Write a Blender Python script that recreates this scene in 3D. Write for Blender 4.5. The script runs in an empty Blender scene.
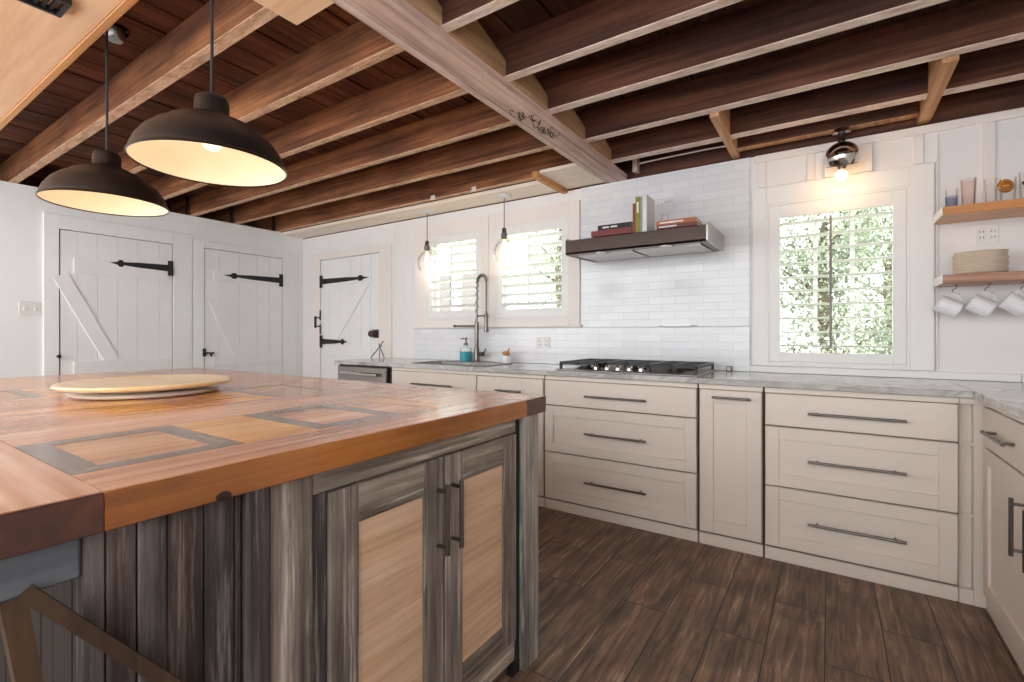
import bpy, bmesh, math, random
from mathutils import Vector, Matrix
random.seed(7)
S = bpy.context.scene
COL = S.collection
PI = math.pi

# ------------------------------------------------------------------ camera, world, exposure
cam_d = bpy.data.cameras.new('camera'); cam = bpy.data.objects.new('camera', cam_d); COL.objects.link(cam)
cam.location = (0, 0, 1.155)
cam.rotation_euler = (PI/2, 0, math.radians(33.47))
cam_d.sensor_width = 36; cam_d.lens = 481/1024*36; cam_d.shift_y = -7/1024
cam_d.clip_start = 0.02
S.camera = cam
S.view_settings.view_transform = 'Standard'; S.view_settings.look = 'None'
S.view_settings.gamma = 1; S.view_settings.use_curve_mapping = False
S.view_settings.exposure = 1.0
w = bpy.data.worlds.new('sky'); S.world = w; w.use_nodes = True
bg = w.node_tree.nodes['Background']
bg.inputs[0].default_value = (0.955, 0.975, 1.0, 1); bg.inputs[1].default_value = 2.6

def area(name, loc, rot, sx, sy, power, col):
    d = bpy.data.lights.new(name, 'AREA'); d.shape = 'RECTANGLE'; d.size = sx; d.size_y = sy
    d.energy = power; d.color = col
    o = bpy.data.objects.new(name, d); COL.objects.link(o); o.location = loc; o.rotation_euler = rot
    return o
def point(name, loc, power, col, r=.03):
    d = bpy.data.lights.new(name, 'POINT'); d.energy = power; d.color = col; d.shadow_soft_size = r
    o = bpy.data.objects.new(name, d); COL.objects.link(o); o.location = loc
    return o

# ------------------------------------------------------------------ materials
def srgb(h):
    h = h.lstrip('#'); v = [int(h[i:i+2], 16)/255 for i in (0, 2, 4)]
    return tuple((c/12.92 if c <= .04045 else ((c+.055)/1.055)**2.4) for c in v) + (1,)
def new_mat(name):
    m = bpy.data.materials.new(name); m.use_nodes = True
    nt = m.node_tree; b = nt.nodes['Principled BSDF']
    return m, nt, b
def N(nt, t, **kw):
    n = nt.nodes.new(t)
    for k, v in kw.items(): setattr(n, k, v)
    return n
def coords(nt, scale=(1, 1, 1), rot=(0, 0, 0), rand=True):
    tc = N(nt, 'ShaderNodeTexCoord'); mp = N(nt, 'ShaderNodeMapping')
    mp.inputs['Scale'].default_value = scale; mp.inputs['Rotation'].default_value = rot
    if rand:
        oi = N(nt, 'ShaderNodeObjectInfo'); mu = N(nt, 'ShaderNodeMath', operation='MULTIPLY'); mu.inputs[1].default_value = 17
        ad = N(nt, 'ShaderNodeVectorMath', operation='ADD')
        nt.links.new(oi.outputs['Random'], mu.inputs[0])
        nt.links.new(tc.outputs['Object'], ad.inputs[0]); nt.links.new(mu.outputs[0], ad.inputs[1])
        nt.links.new(ad.outputs[0], mp.inputs['Vector'])
    else:
        nt.links.new(tc.outputs['Object'], mp.inputs['Vector'])
    return mp.outputs['Vector']
def ramp(nt, stops):
    r = N(nt, 'ShaderNodeValToRGB')
    e = r.color_ramp.elements
    e[0].position = stops[0][0]; e[0].color = stops[0][1]
    e[1].position = stops[-1][0]; e[1].color = stops[-1][1]
    for p, c in stops[1:-1]:
        x = e.new(p); x.color = c
    return r
def bump(nt, b, h, strength=.3, dist=.004):
    bp = N(nt, 'ShaderNodeBump'); bp.inputs['Strength'].default_value = strength; bp.inputs['Distance'].default_value = dist
    nt.links.new(h, bp.inputs['Height']); nt.links.new(bp.outputs[0], b.inputs['Normal'])
def plain(name, col, rough=.5, metal=0, coat=0, var=.06, nscale=6, spec=.5):
    m, nt, b = new_mat(name)
    c = srgb(col)
    b.inputs['Roughness'].default_value = rough; b.inputs['Metallic'].default_value = metal
    b.inputs['Coat Weight'].default_value = coat; b.inputs['Specular IOR Level'].default_value = spec
    no = N(nt, 'ShaderNodeTexNoise'); no.inputs['Scale'].default_value = nscale; no.inputs['Detail'].default_value = 4
    nt.links.new(coords(nt), no.inputs['Vector'])
    r = ramp(nt, [(.3, tuple(x*(1-var) for x in c[:3])+(1,)), (.7, tuple(min(1, x*(1+var)) for x in c[:3])+(1,))])
    nt.links.new(no.outputs['Fac'], r.inputs[0]); nt.links.new(r.outputs[0], b.inputs['Base Color'])
    return m
def wood(name, cols, axis=0, rough=.6, scale=1, coat=0, contrast=.18, bumps=.35, rot=(0, 0, 0), stretch=.06, mottle=0, wear=None, spec=.5):
    """cols: dark, mid, light; axis = grain direction"""
    m, nt, b = new_mat(name)
    sc = [9*scale]*3; sc[axis] = 9*scale*stretch
    v = coords(nt, tuple(sc), rot)
    n1 = N(nt, 'ShaderNodeTexNoise'); n1.inputs['Scale'].default_value = 1.0; n1.inputs['Detail'].default_value = 7
    n1.inputs['Roughness'].default_value = .62; n1.inputs['Distortion'].default_value = .6
    nt.links.new(v, n1.inputs['Vector'])
    sc2 = [60*scale]*3; sc2[axis] = 60*scale*stretch*.5
    v2 = coords(nt, tuple(sc2), rot)
    n2 = N(nt, 'ShaderNodeTexNoise'); n2.inputs['Scale'].default_value = 1.0; n2.inputs['Detail'].default_value = 3
    nt.links.new(v2, n2.inputs['Vector'])
    mx = N(nt, 'ShaderNodeMath', operation='MULTIPLY_ADD'); mx.inputs[1].default_value = .35
    nt.links.new(n2.outputs['Fac'], mx.inputs[0]); 
    mm = N(nt, 'ShaderNodeMath', operation='MULTIPLY'); mm.inputs[1].default_value = .65
    nt.links.new(n1.outputs['Fac'], mm.inputs[0]); nt.links.new(mm.outputs[0], mx.inputs[2])
    r = ramp(nt, [(.5-contrast, srgb(cols[0])), (.5, srgb(cols[1])), (.5+contrast, srgb(cols[2]))])
    nt.links.new(mx.outputs[0], r.inputs[0]); out = r.outputs[0]
    if wear:                                     # sparse worn streaks along the grain
        sc3 = [38*scale]*3; sc3[axis] = 38*scale*.045
        n3 = N(nt, 'ShaderNodeTexNoise'); n3.inputs['Scale'].default_value = 1; n3.inputs['Detail'].default_value = 6; n3.inputs['Roughness'].default_value = .7
        nt.links.new(coords(nt, tuple(sc3), rot), n3.inputs['Vector'])
        r3 = ramp(nt, [(.54, (0, 0, 0, 1)), (.68, (1, 1, 1, 1))]); nt.links.new(n3.outputs['Fac'], r3.inputs[0])
        mw = N(nt, 'ShaderNodeMix', data_type='RGBA'); nt.links.new(r3.outputs[0], mw.inputs[0]); nt.links.new(out, mw.inputs[6]); mw.inputs[7].default_value = srgb(wear)
        out = mw.outputs[2]
    if mottle:                                   # stains and blotches of the old boards
        n4 = N(nt, 'ShaderNodeTexNoise'); n4.inputs['Scale'].default_value = 4.5*scale; n4.inputs['Detail'].default_value = 6; n4.inputs['Roughness'].default_value = .65
        sc4 = [1, 1, 1]; sc4[axis] = .4
        nt.links.new(coords(nt, tuple(sc4)), n4.inputs['Vector'])
        lo, hi = 1-mottle, 1+mottle*.7
        r4 = ramp(nt, [(.36, (lo, lo, lo, 1)), (.66, (hi, hi, hi, 1))]); nt.links.new(n4.outputs['Fac'], r4.inputs[0])
        mm4 = N(nt, 'ShaderNodeMix', data_type='RGBA', blend_type='MULTIPLY'); mm4.inputs[0].default_value = 1
        nt.links.new(out, mm4.inputs[6]); nt.links.new(r4.outputs[0], mm4.inputs[7]); out = mm4.outputs[2]
    nt.links.new(out, b.inputs['Base Color']); b.inputs['Specular IOR Level'].default_value = spec
    b.inputs['Roughness'].default_value = rough
    b.inputs['Coat Weight'].default_value = coat; b.inputs['Coat Roughness'].default_value = .06
    if bumps: bump(nt, b, mx.outputs[0], bumps, .003)
    return m
def brick(name, bw, bh, mortar, c1, c2, cm, rough, rot=(0, 0, 0), offset=.5, loc=(0, 0, 0), bstr=.4, extra=None):
    m, nt, b = new_mat(name)
    tc = N(nt, 'ShaderNodeTexCoord'); mp = N(nt, 'ShaderNodeMapping'); mp.inputs['Rotation'].default_value = rot
    mp.inputs['Location'].default_value = loc
    nt.links.new(tc.outputs['Object'], mp.inputs['Vector'])
    br = N(nt, 'ShaderNodeTexBrick'); br.offset = offset
    br.inputs['Scale'].default_value = 1; br.inputs['Brick Width'].default_value = bw; br.inputs['Row Height'].default_value = bh
    br.inputs['Mortar Size'].default_value = mortar; br.inputs['Mortar Smooth'].default_value = .1
    br.inputs['Color1'].default_value = srgb(c1); br.inputs['Color2'].default_value = srgb(c2); br.inputs['Mortar'].default_value = srgb(cm)
    nt.links.new(mp.outputs[0], br.inputs['Vector'])
    b.inputs['Roughness'].default_value = rough
    inv = N(nt, 'ShaderNodeMath', operation='SUBTRACT'); inv.inputs[0].default_value = 1
    nt.links.new(br.outputs['Fac'], inv.inputs[1])
    bump(nt, b, inv.outputs[0], bstr, .003)
    if extra: extra(nt, b, br, mp)
    else: nt.links.new(br.outputs['Color'], b.inputs['Base Color'])
    return m
def emit(name, col, strength):
    m = bpy.data.materials.new(name); m.use_nodes = True; nt = m.node_tree; nt.nodes.clear()
    e = N(nt, 'ShaderNodeEmission'); e.inputs[0].default_value = srgb(col); e.inputs[1].default_value = strength
    o = N(nt, 'ShaderNodeOutputMaterial'); nt.links.new(e.outputs[0], o.inputs[0]); return m
def glass(name, tint='#ffffff', refl=.5):
    m = bpy.data.materials.new(name); m.use_nodes = True; nt = m.node_tree; nt.nodes.clear()
    t = N(nt, 'ShaderNodeBsdfTransparent'); t.inputs[0].default_value = srgb(tint)
    g = N(nt, 'ShaderNodeBsdfGlossy'); g.inputs['Roughness'].default_value = .02
    lw = N(nt, 'ShaderNodeLayerWeight'); lw.inputs['Blend'].default_value = .25
    mu = N(nt, 'ShaderNodeMath', operation='MULTIPLY'); mu.inputs[1].default_value = refl
    nt.links.new(lw.outputs['Fresnel'], mu.inputs[0])
    mx = N(nt, 'ShaderNodeMixShader'); nt.links.new(mu.outputs[0], mx.inputs[0])
    nt.links.new(t.outputs[0], mx.inputs[1]); nt.links.new(g.outputs[0], mx.inputs[2])
    o = N(nt, 'ShaderNodeOutputMaterial'); nt.links.new(mx.outputs[0], o.inputs[0]); return m

M = {}
M['wall'] = plain('white_wall_paint', '#f3f5f5', .6, var=.02, nscale=3)
M['wallwarm'] = plain('cream_wall_paint', '#f1eae4', .55, var=.02, nscale=3)
M['backwall'] = plain('soft_white_wall_paint', '#eeecea', .55, var=.015, nscale=3)
M['door'] = plain('white_door_paint', '#f2f2f1', .5, var=.02, nscale=4)
M['groove'] = plain('painted_groove', '#b9bcbd', .7, var=.05)
M['shutter'] = plain('white_shutter_paint', '#f2f1ee', .45, var=.01)
M['cream'] = plain('cream_cabinet_paint', '#e5d9cc', .42, var=.015, nscale=3)
M['gapgrey'] = plain('shadowed_door_gap', '#55565a', .8)
M['gapshade'] = plain('cabinet_gap_shade', '#8a7c6c', .8, var=.05)  # carcass colour darkened so the gaps between fronts read as shaded
M['iron'] = plain('black_iron', '#1c1c1f', .55, var=.2, nscale=40)
M['black'] = plain('black_enamel', '#19191b', .35, var=.1, nscale=30)
M['bronze'] = plain('dark_bronze', '#2d2522', .38, metal=.55, var=.12, nscale=8)
M['lampin'] = plain('cream_lamp_enamel', '#f2dfc2', .45, var=.02)
M['steel'] = plain('brushed_steel', '#a7a39e', .28, metal=1, var=.08, nscale=30)
M['nickel'] = plain('dark_nickel', '#7b7570', .32, metal=1, var=.08, nscale=30)
M['chrome'] = plain('chrome', '#d8d6d3', .08, metal=1, var=.02)
M['hoodsteel'] = plain('dark_reflection_steel', '#463c38', .32, metal=1, var=.06, nscale=14)  # dark brown base colour stands in for the joists the steel would reflect
M['white_plastic'] = plain('white_plastic', '#eceae6', .4, var=.02)
M['darkslot'] = plain('dark_slot', '#3c3a38', .6)
M['ceramic'] = plain('white_ceramic', '#f0f2f4', .18, coat=.4, var=.01)
M['plate'] = plain('cream_plate_glaze', '#fff0de', .3, coat=.3, var=.05, nscale=12)
M['knob'] = plain('brown_knob', '#4c352b', .4, var=.2, nscale=30)
M['teal'] = plain('teal_soap', '#3fa9b3', .15, coat=.5, var=.05)
M['glass'] = glass('clear_glass'); M['pane'] = glass('window_glass', '#fbfdfc', .35)
M['glassblue'] = glass('blue_print_glass', '#dde3f6', .5); M['glasspink'] = glass('pink_tint_glass', '#fdf7f5', .7)
M['amber'] = plain('amber_emblem', '#a8641c', .25, coat=.5, var=.35, nscale=60)
M['amberlight'] = plain('amber_highlight', '#e4a64e', .3, var=.1)
M['greenprint'] = plain('green_print', '#38513f', .5, var=.2)
M['bulb'] = emit('warm_bulb', '#ffe2b4', 1.3); M['bulbhot'] = emit('warm_filament', '#ffd08a', 6)
# woods
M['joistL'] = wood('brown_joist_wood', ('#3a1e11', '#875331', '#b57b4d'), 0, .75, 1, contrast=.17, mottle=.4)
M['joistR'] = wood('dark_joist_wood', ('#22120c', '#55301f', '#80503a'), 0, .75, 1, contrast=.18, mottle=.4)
M['lath'] = wood('pale_lit_joist_underside', ('#93725a', '#cfa684', '#e6c8aa'), 0, .8, 3, contrast=.16, stretch=.25)  # paler than the joist sides: bounced light in the colour, plus plaster marks
M['lathR_lit'] = wood('chalky_lit_joist_underside', ('#b7a092', '#e6d1c2', '#f5e8de'), 0, .8, 3, contrast=.16, stretch=.25)  # right undersides lighter still: bounced light put into the colour of chalky wood
M['beam'] = wood('pinkish_beam_wood', ('#a5806f', '#dcbfb1', '#f4e2d8'), 1, .65, .8, contrast=.17, mottle=.22)
M['blockw'] = wood('yellow_block_wood', ('#85603e', '#b98f68', '#d8b592'), 1, .7, 1)
M['blockx'] = wood('pine_block_wood', ('#96683f', '#c4946a', '#ddb896'), 1, .7, 1)
M['soffit'] = wood('pale_pine_soffit', ('#edd3b6', '#f6e8d6', '#faf0e4'), 0, .55, .8, contrast=.25, bumps=.1)
M['ply'] = wood('pine_plywood', ('#d3a073', '#f2c9a0', '#fae0c2'), 0, .6, .5, contrast=.22, bumps=.12, stretch=.12)
M['plyedge'] = wood('plywood_edge', ('#a5703f', '#c98f56', '#dcab74'), 0, .6, 1)
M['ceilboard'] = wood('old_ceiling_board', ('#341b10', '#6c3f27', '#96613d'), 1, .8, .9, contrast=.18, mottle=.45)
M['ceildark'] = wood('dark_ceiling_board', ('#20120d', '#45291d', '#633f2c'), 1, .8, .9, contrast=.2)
M['shelfw'] = wood('orange_shelf_wood', ('#a5652b', '#cf8a48', '#e2a867'), 0, .35, 1, coat=.2, bumps=.15)
M['shelfw2'] = wood('reddish_shelf_wood', ('#7c4b36', '#b07d62', '#cd9f85'), 0, .4, 1.3, coat=.2, bumps=.2)
M['barn'] = wood('weathered_grey_wood', ('#332c28', '#7b7067', '#a89c90'), 2, .8, 1.4, contrast=.16, bumps=.6, wear='#b9aea2', mottle=.35)
M['barny'] = wood('weathered_rail_wood', ('#3b332b', '#877b6e', '#b0a495'), 1, .8, 1.4, contrast=.16, bumps=.6, wear='#beb3a5', mottle=.35)
M['barnd'] = wood('dark_weathered_plank', ('#181413', '#443c3a', '#766d69'), 2, .8, 1.5, contrast=.17, bumps=.8, wear='#8d8480', mottle=.45)
M['barnd2'] = wood('brown_weathered_plank', ('#1b1310', '#443630', '#6b5c55'), 2, .8, 1.5, contrast=.17, bumps=.8, wear='#85776f', mottle=.45)
M['postblue'] = wood('bluish_grey_post', ('#4c4843', '#97928a', '#bfbab0'), 2, .8, 1.3, contrast=.16, bumps=.5, wear='#c8c3ba', mottle=.3)
M['doorpanel'] = wood('beige_panel_ply', ('#b08b69', '#d0ae8e', '#e2c8ad'), 1, .6, 1.6, contrast=.2, bumps=.15, mottle=.1, rot=(math.radians(-28), 0, 0), stretch=.08)
M['aprong'] = wood('grey_painted_board', ('#3c3f44', '#5f6369', '#777b80'), 1, .7, .8, contrast=.25)
M['brace'] = wood('brown_brace_wood', ('#21160d', '#3f2c1b', '#594129'), 2, .65, 1)
def top_wood(n, c, ax): return wood(n, c, ax, .16, .9, coat=0, contrast=.15, bumps=.02, stretch=.07, mottle=.15, spec=.85)
M['t_redY'] = top_wood('varnished_redwood_lengthwise', ('#8c4f30', '#cd8c60', '#e8b892'), 1)
M['t_redX'] = top_wood('varnished_redwood_crosswise', ('#8c4f30', '#cd8c60', '#e8b892'), 0)
M['t_orangeY'] = top_wood('varnished_orange_pine', ('#bb7223', '#db9844', '#ecb668'), 1)
M['t_orangeX'] = top_wood('varnished_orange_pine_crosswise', ('#a8611f', '#cc8538', '#dea158'), 0)
M['t_grey'] = top_wood('varnished_grey_board', ('#5a4a3f', '#7d6a5b', '#988472'), 1)
M['t_greyX'] = top_wood('varnished_grey_board_crosswise', ('#5a4a3f', '#7d6a5b', '#988472'), 0)
M['t_tan'] = top_wood('varnished_tan_panel', ('#9c6136', '#c48a55', '#d9a877'), 1)
M['t_edge'] = wood('varnished_amber_edge', ('#5e2c08', '#9f5c18', '#c17d32'), 1, .25, .7, coat=.6, contrast=.16, bumps=.05, mottle=.3)
M['t_end'] = wood('dark_end_board', ('#2b130a', '#472416', '#633824'), 0, .3, 1, coat=.5, contrast=.22, bumps=.1)
M['susan'] = wood('pale_maple', ('#dbb47e', '#eed09e', '#f7e2be'), 0, .3, .8, coat=.4, contrast=.3, bumps=.03)
# marble
def marble():
    m, nt, b = new_mat('grey_white_marble')
    v = coords(nt, (1.2, 2.4, 2.4), (0, 0, .5), False)
    n = N(nt, 'ShaderNodeTexNoise'); n.inputs['Scale'].default_value = 2.2; n.inputs['Detail'].default_value = 9; n.inputs['Distortion'].default_value = 1.4
    nt.links.new(v, n.inputs['Vector'])
    r = ramp(nt, [(.3, srgb('#8f8e8a')), (.45, srgb('#c3c1bc')), (.52, srgb('#a9a7a2')), (.6, srgb('#d3d1cc')), (.75, srgb('#b5b3ae'))])
    nt.links.new(n.outputs['Fac'], r.inputs[0]); nt.links.new(r.outputs[0], b.inputs['Base Color'])
    b.inputs['Roughness'].default_value = .16; b.inputs['Coat Weight'].default_value = .3
    return m
M['marble'] = marble()
# floor planks (brick pattern turned so the planks run away from the camera)
def floor_extra(nt, b, br, mp):
    tc = N(nt, 'ShaderNodeTexCoord')
    # per plank shift of the grain
    sep = N(nt, 'ShaderNodeSeparateColor'); nt.links.new(br.outputs['Color'], sep.inputs[0])
    mul = N(nt, 'ShaderNodeMath', operation='MULTIPLY'); mul.inputs[1].default_value = 60; nt.links.new(sep.outputs[0], mul.inputs[0])
    ad = N(nt, 'ShaderNodeVectorMath', operation='ADD'); nt.links.new(tc.outputs['Object'], ad.inputs[0]); nt.links.new(mul.outputs[0], ad.inputs[1])
    mq = N(nt, 'ShaderNodeMapping'); mq.inputs['Scale'].default_value = (34, 2.6, 1); nt.links.new(ad.outputs[0], mq.inputs['Vector'])
    n1 = N(nt, 'ShaderNodeTexNoise'); n1.inputs['Scale'].default_value = 1; n1.inputs['Detail'].default_value = 8; n1.inputs['Roughness'].default_value = .7; n1.inputs['Distortion'].default_value = .8
    nt.links.new(mq.outputs[0], n1.inputs['Vector'])
    r = ramp(nt, [(.32, srgb('#46342a')), (.46, srgb('#6f5646')), (.58, srgb('#8f735f')), (.72, srgb('#c9ac90'))])
    nt.links.new(n1.outputs['Fac'], r.inputs[0])
    # worn patches
    n2 = N(nt, 'ShaderNodeTexNoise'); n2.inputs['Scale'].default_value = 5; n2.inputs['Detail'].default_value = 5; nt.links.new(ad.outputs[0], n2.inputs['Vector'])
    r2 = ramp(nt, [(.35, (.7, .7, .7, 1)), (.65, (1.2, 1.17, 1.12, 1))]); nt.links.new(n2.outputs['Fac'], r2.inputs[0])
    mx = N(nt, 'ShaderNodeMix', data_type='RGBA', blend_type='MULTIPLY'); mx.inputs[0].default_value = 1
    nt.links.new(r.outputs[0], mx.inputs[6]); nt.links.new(r2.outputs[0], mx.inputs[7])
    mt = N(nt, 'ShaderNodeMix', data_type='RGBA', blend_type='MIX')
    nt.links.new(br.outputs['Fac'], mt.inputs[0]); nt.links.new(mx.outputs[2], mt.inputs[6]); mt.inputs[7].default_value = srgb('#1d1410')
    nt.links.new(mt.outputs[2], b.inputs['Base Color'])
    rr = N(nt, 'ShaderNodeMath', operation='MULTIPLY_ADD'); rr.inputs[1].default_value = .3; rr.inputs[2].default_value = .3
    nt.links.new(n1.outputs['Fac'], rr.inputs[0]); nt.links.new(rr.outputs[0], b.inputs['Roughness'])
M['floor'] = brick('worn_plank_floor', .95, .1845, .0022, '#000000', '#ffffff', '#101010', .4, rot=(0, 0, PI/2), offset=.37, loc=(0.1105, .2, 0), bstr=.5, extra=floor_extra)
M['tile'] = brick('white_subway_tile', .185, .0525, .0013, '#eef0f2', '#e7e9ec', '#d6d7d8', .12, rot=(PI/2, 0, 0), loc=(0, -.915, 0), bstr=.35)
M['tilegap'] = plain('tile_edge', '#d5d6d8', .3)

# ------------------------------------------------------------------ geometry helpers
class MB:
    def __init__(s): s.bm = bmesh.new(); s.mi = 0
    def m(s, i): s.mi = i; return s
    def _fin(s, fs, vs, T):
        for f in fs: f.material_index = s.mi
        if T is not None: bmesh.ops.transform(s.bm, matrix=T, verts=list(vs))
    def box(s, x0, x1, y0, y1, z0, z1, bev=0, T=None, seg=1):
        bm = s.bm
        x0, x1 = sorted((x0, x1)); y0, y1 = sorted((y0, y1)); z0, z1 = sorted((z0, z1))
        v = [bm.verts.new(p) for p in ((x0,y0,z0),(x1,y0,z0),(x1,y1,z0),(x0,y1,z0),(x0,y0,z1),(x1,y0,z1),(x1,y1,z1),(x0,y1,z1))]
        fs = [bm.faces.new([v[i] for i in q]) for q in ((0,3,2,1),(4,5,6,7),(0,1,5,4),(1,2,6,5),(2,3,7,6),(3,0,4,7))]
        vs = set(v)
        for f in fs: f.material_index = s.mi
        if bev:
            es = list({e for f in fs for e in f.edges})
            r = bmesh.ops.bevel(bm, geom=es, offset=bev, segments=seg, affect='EDGES', profile=.5)
            vs = {vv for f in r['faces'] for vv in f.verts} | {vv for vv in v if vv.is_valid}
            fs = list({f for vv in vs for f in vv.link_faces})
        s._fin(fs, vs, T); return s
    def prism(s, pts, a0, a1, axis=0, T=None):
        """pts: 2D outline extruded along axis. axis 0: pts=(y,z); 1: pts=(x,z); 2: pts=(x,y)"""
        def mk(p, a): return {0: (a, p[0], p[1]), 1: (p[0], a, p[1]), 2: (p[0], p[1], a)}[axis]
        A = [s.bm.verts.new(mk(p, a0)) for p in pts]; B = [s.bm.verts.new(mk(p, a1)) for p in pts]
        n = len(pts); fs = [s.bm.faces.new(A), s.bm.faces.new(B[::-1])]
        for i in range(n): fs.append(s.bm.faces.new((A[i], B[i], B[(i+1) % n], A[(i+1) % n])))
        bmesh.ops.recalc_face_normals(s.bm, faces=fs)
        s._fin(fs, A+B, T); return s
    def lathe(s, prof, c=(0, 0, 0), n=32, T=None, cap=False):
        bm = s.bm; rings = []
        for r, z in prof:
            if r < 1e-5: rings.append([bm.verts.new((c[0], c[1], c[2]+z))])
            else: rings.append([bm.verts.new((c[0]+r*math.cos(2*PI*k/n), c[1]+r*math.sin(2*PI*k/n), c[2]+z)) for k in range(n)])
        fs = []
        for a, b in zip(rings[:-1], rings[1:]):
            for k in range(n):
                k2 = (k+1) % n
                if len(a) == 1 and len(b) == 1: continue
                if len(a) == 1: fs.append(bm.faces.new((a[0], b[k2], b[k])))
                elif len(b) == 1: fs.append(bm.faces.new((a[k], a[k2], b[0])))
                else: fs.append(bm.faces.new((a[k], a[k2], b[k2], b[k])))
        s._fin(fs, {v for r in rings for v in r}, T); return s
    def cyl(s, p0, p1, r, r1=None, n=12, T=None): return s.tube([p0, p1], [r, r if r1 is None else r1], n, T)
    def tube(s, pts, r, n=8, T=None):
        bm = s.bm; pts = [Vector(p) for p in pts]
        if not isinstance(r, (list, tuple)): r = [r]*len(pts)
        rings = []; up = None
        for i, p in enumerate(pts):
            d = (pts[min(i+1, len(pts)-1)]-pts[max(i-1, 0)]).normalized()
            if up is None: up = Vector((0, 0, 1)) if abs(d.z) < .9 else Vector((1, 0, 0))
            a = d.cross(up).normalized(); b = a.cross(d).normalized(); up = b
            rings.append([bm.verts.new(p+a*r[i]*math.cos(2*PI*k/n)+b*r[i]*math.sin(2*PI*k/n)) for k in range(n)])
        fs = []
        for A, B in zip(rings[:-1], rings[1:]):
            for k in range(n): fs.append(bm.faces.new((A[k], A[(k+1) % n], B[(k+1) % n], B[k])))
        fs.append(bm.faces.new(rings[0][::-1])); fs.append(bm.faces.new(rings[-1]))
        bmesh.ops.recalc_face_normals(bm, faces=fs)
        s._fin(fs, {v for q in rings for v in q}, T); return s
    def sphere(s, c, r, T=None, n=16, sq=(1, 1, 1)):
        prof = [(math.sin(PI*k/10)*r, -math.cos(PI*k/10)*r) for k in range(11)]
        Q = Matrix.Translation(c) @ Matrix.Diagonal((*sq, 1))
        return s.lathe(prof, (0, 0, 0), n, Q if T is None else T @ Q)
    def build(s, name, mats, parent=None, loc=None, local=False, smooth=35):
        """vertices are in world coordinates unless local; parts take the origin of their thing"""
        me = bpy.data.meshes.new(name)
        o = bpy.data.objects.new(name, me); COL.objects.link(o)
        root = parent
        while root is not None and root.parent: root = root.parent
        off = Vector((0, 0, 0))
        if parent is not None:
            o.parent = parent
            if not local: off = Vector(root.location)
        elif loc is not None:
            off = Vector(loc); o.location = loc
        elif not local:
            z = min(v.co.z for v in s.bm.verts)
            cx = sum(v.co.x for v in s.bm.verts)/len(s.bm.verts); cy = sum(v.co.y for v in s.bm.verts)/len(s.bm.verts)
            off = Vector((cx, cy, z)); o.location = off
        bmesh.ops.translate(s.bm, verts=s.bm.verts[:], vec=-off)
        s.bm.normal_update(); s.bm.to_mesh(me); s.bm.free()
        for k in (mats if isinstance(mats, (list, tuple)) else [mats]): me.materials.append(M[k] if isinstance(k, str) else k)
        if smooth:
            me.shade_smooth(); me.set_sharp_from_angle(angle=math.radians(smooth))
        return o
def tag(o, label, cat, group=None):
    o['label'] = label; o['category'] = cat
    if group: o['group'] = group
    return o
def struct(o): o['kind'] = 'structure'; return o
def thing(name, loc, label, cat, group=None, rz=0):
    o = bpy.data.objects.new(name, None); COL.objects.link(o); o.location = loc; o.rotation_euler = (0, 0, rz)
    o.empty_display_size = .1
    return tag(o, label, cat, group)
def copy_tree(o, parent=None):
    c = o.copy(); COL.objects.link(c); c.parent = parent
    for ch in list(o.children): copy_tree(ch, c)
    return c
ORD = ['first', 'second', 'third', 'fourth', 'fifth', 'sixth', 'seventh', 'eighth', 'ninth', 'tenth']

# ------------------------------------------------------------------ room shell
XL, XR, YB, YF = -5.227, 1.14, 3.40, -1.3
ZW = 2.315
struct(MB().box(XL-.5, XR+.15, YF, YB+.12, -.06, 0).build('floor', 'floor', loc=(0, 0, 0), smooth=0))
# ceiling boards above the joists
cb = MB(); x = XL-.5; k = 0
while x < XR+.15:
    wd = .19 + .02*math.sin(k*2.1)
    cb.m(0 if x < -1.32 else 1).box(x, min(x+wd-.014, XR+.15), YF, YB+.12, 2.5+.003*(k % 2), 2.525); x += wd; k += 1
cb.box(XL-.5, XR+.15, YF, YB+.12, 2.527, 2.56)
struct(cb.build('ceiling', ['ceilboard', 'ceildark'], loc=(0, 0, 0), smooth=0))

W1 = (-3.215, -2.56, 1.29, 2.08); W2 = (-2.40, -1.705, 1.285, 2.075); W3 = (-.33, .362, .972, 1.962)
def wall_with_holes(x0, x1, z0, z1, y0, y1, holes):
    xs = sorted({x0, x1, *[h[0] for h in holes], *[h[1] for h in holes]})
    mb = MB()
    for a, b in zip(xs[:-1], xs[1:]):
        hs = sorted([(h[2], h[3]) for h in holes if h[0] <= a+1e-6 and h[1] >= b-1e-6])
        z = z0
        for h0, h1 in hs:
            if h0 > z: mb.box(a, b, y0, y1, z, h0)
            z = h1
        if z < z1: mb.box(a, b, y0, y1, z, z1)
    return mb
struct(wall_with_holes(XL-.12, XR+.12, 0, 2.28, YB, YB+.12, [W1, W2, W3]).build('wall_back', 'backwall', loc=(0, YB, 0), smooth=0))
struct(MB().box(XL-.12, XL, YF, YB, 0, ZW).build('wall_left', 'wall', loc=(XL, 0, 0), smooth=0))
struct(MB().box(XR, XR+.12, YF, YB, 0, 2.5).build('wall_right', 'wallwarm', loc=(XR, 0, 0), smooth=0))
struct(MB().box(XL, XR, YF, YF+.1, 0, .85).build('light_block_wall', 'wallwarm', smooth=0))  # low unseen wall, added to keep light off the island's lower side
# dark rim boards closing the joist ends above the walls
struct(MB().box(XL-.5, XR+.12, YB+.03, YB+.07, 2.28, 2.5).build('trim_1', 'joistR', smooth=0))
struct(MB().box(XL-.5, XL-.46, YF, YB+.03, 0, 2.5).build('trim_2', 'joistR', smooth=0))
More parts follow.
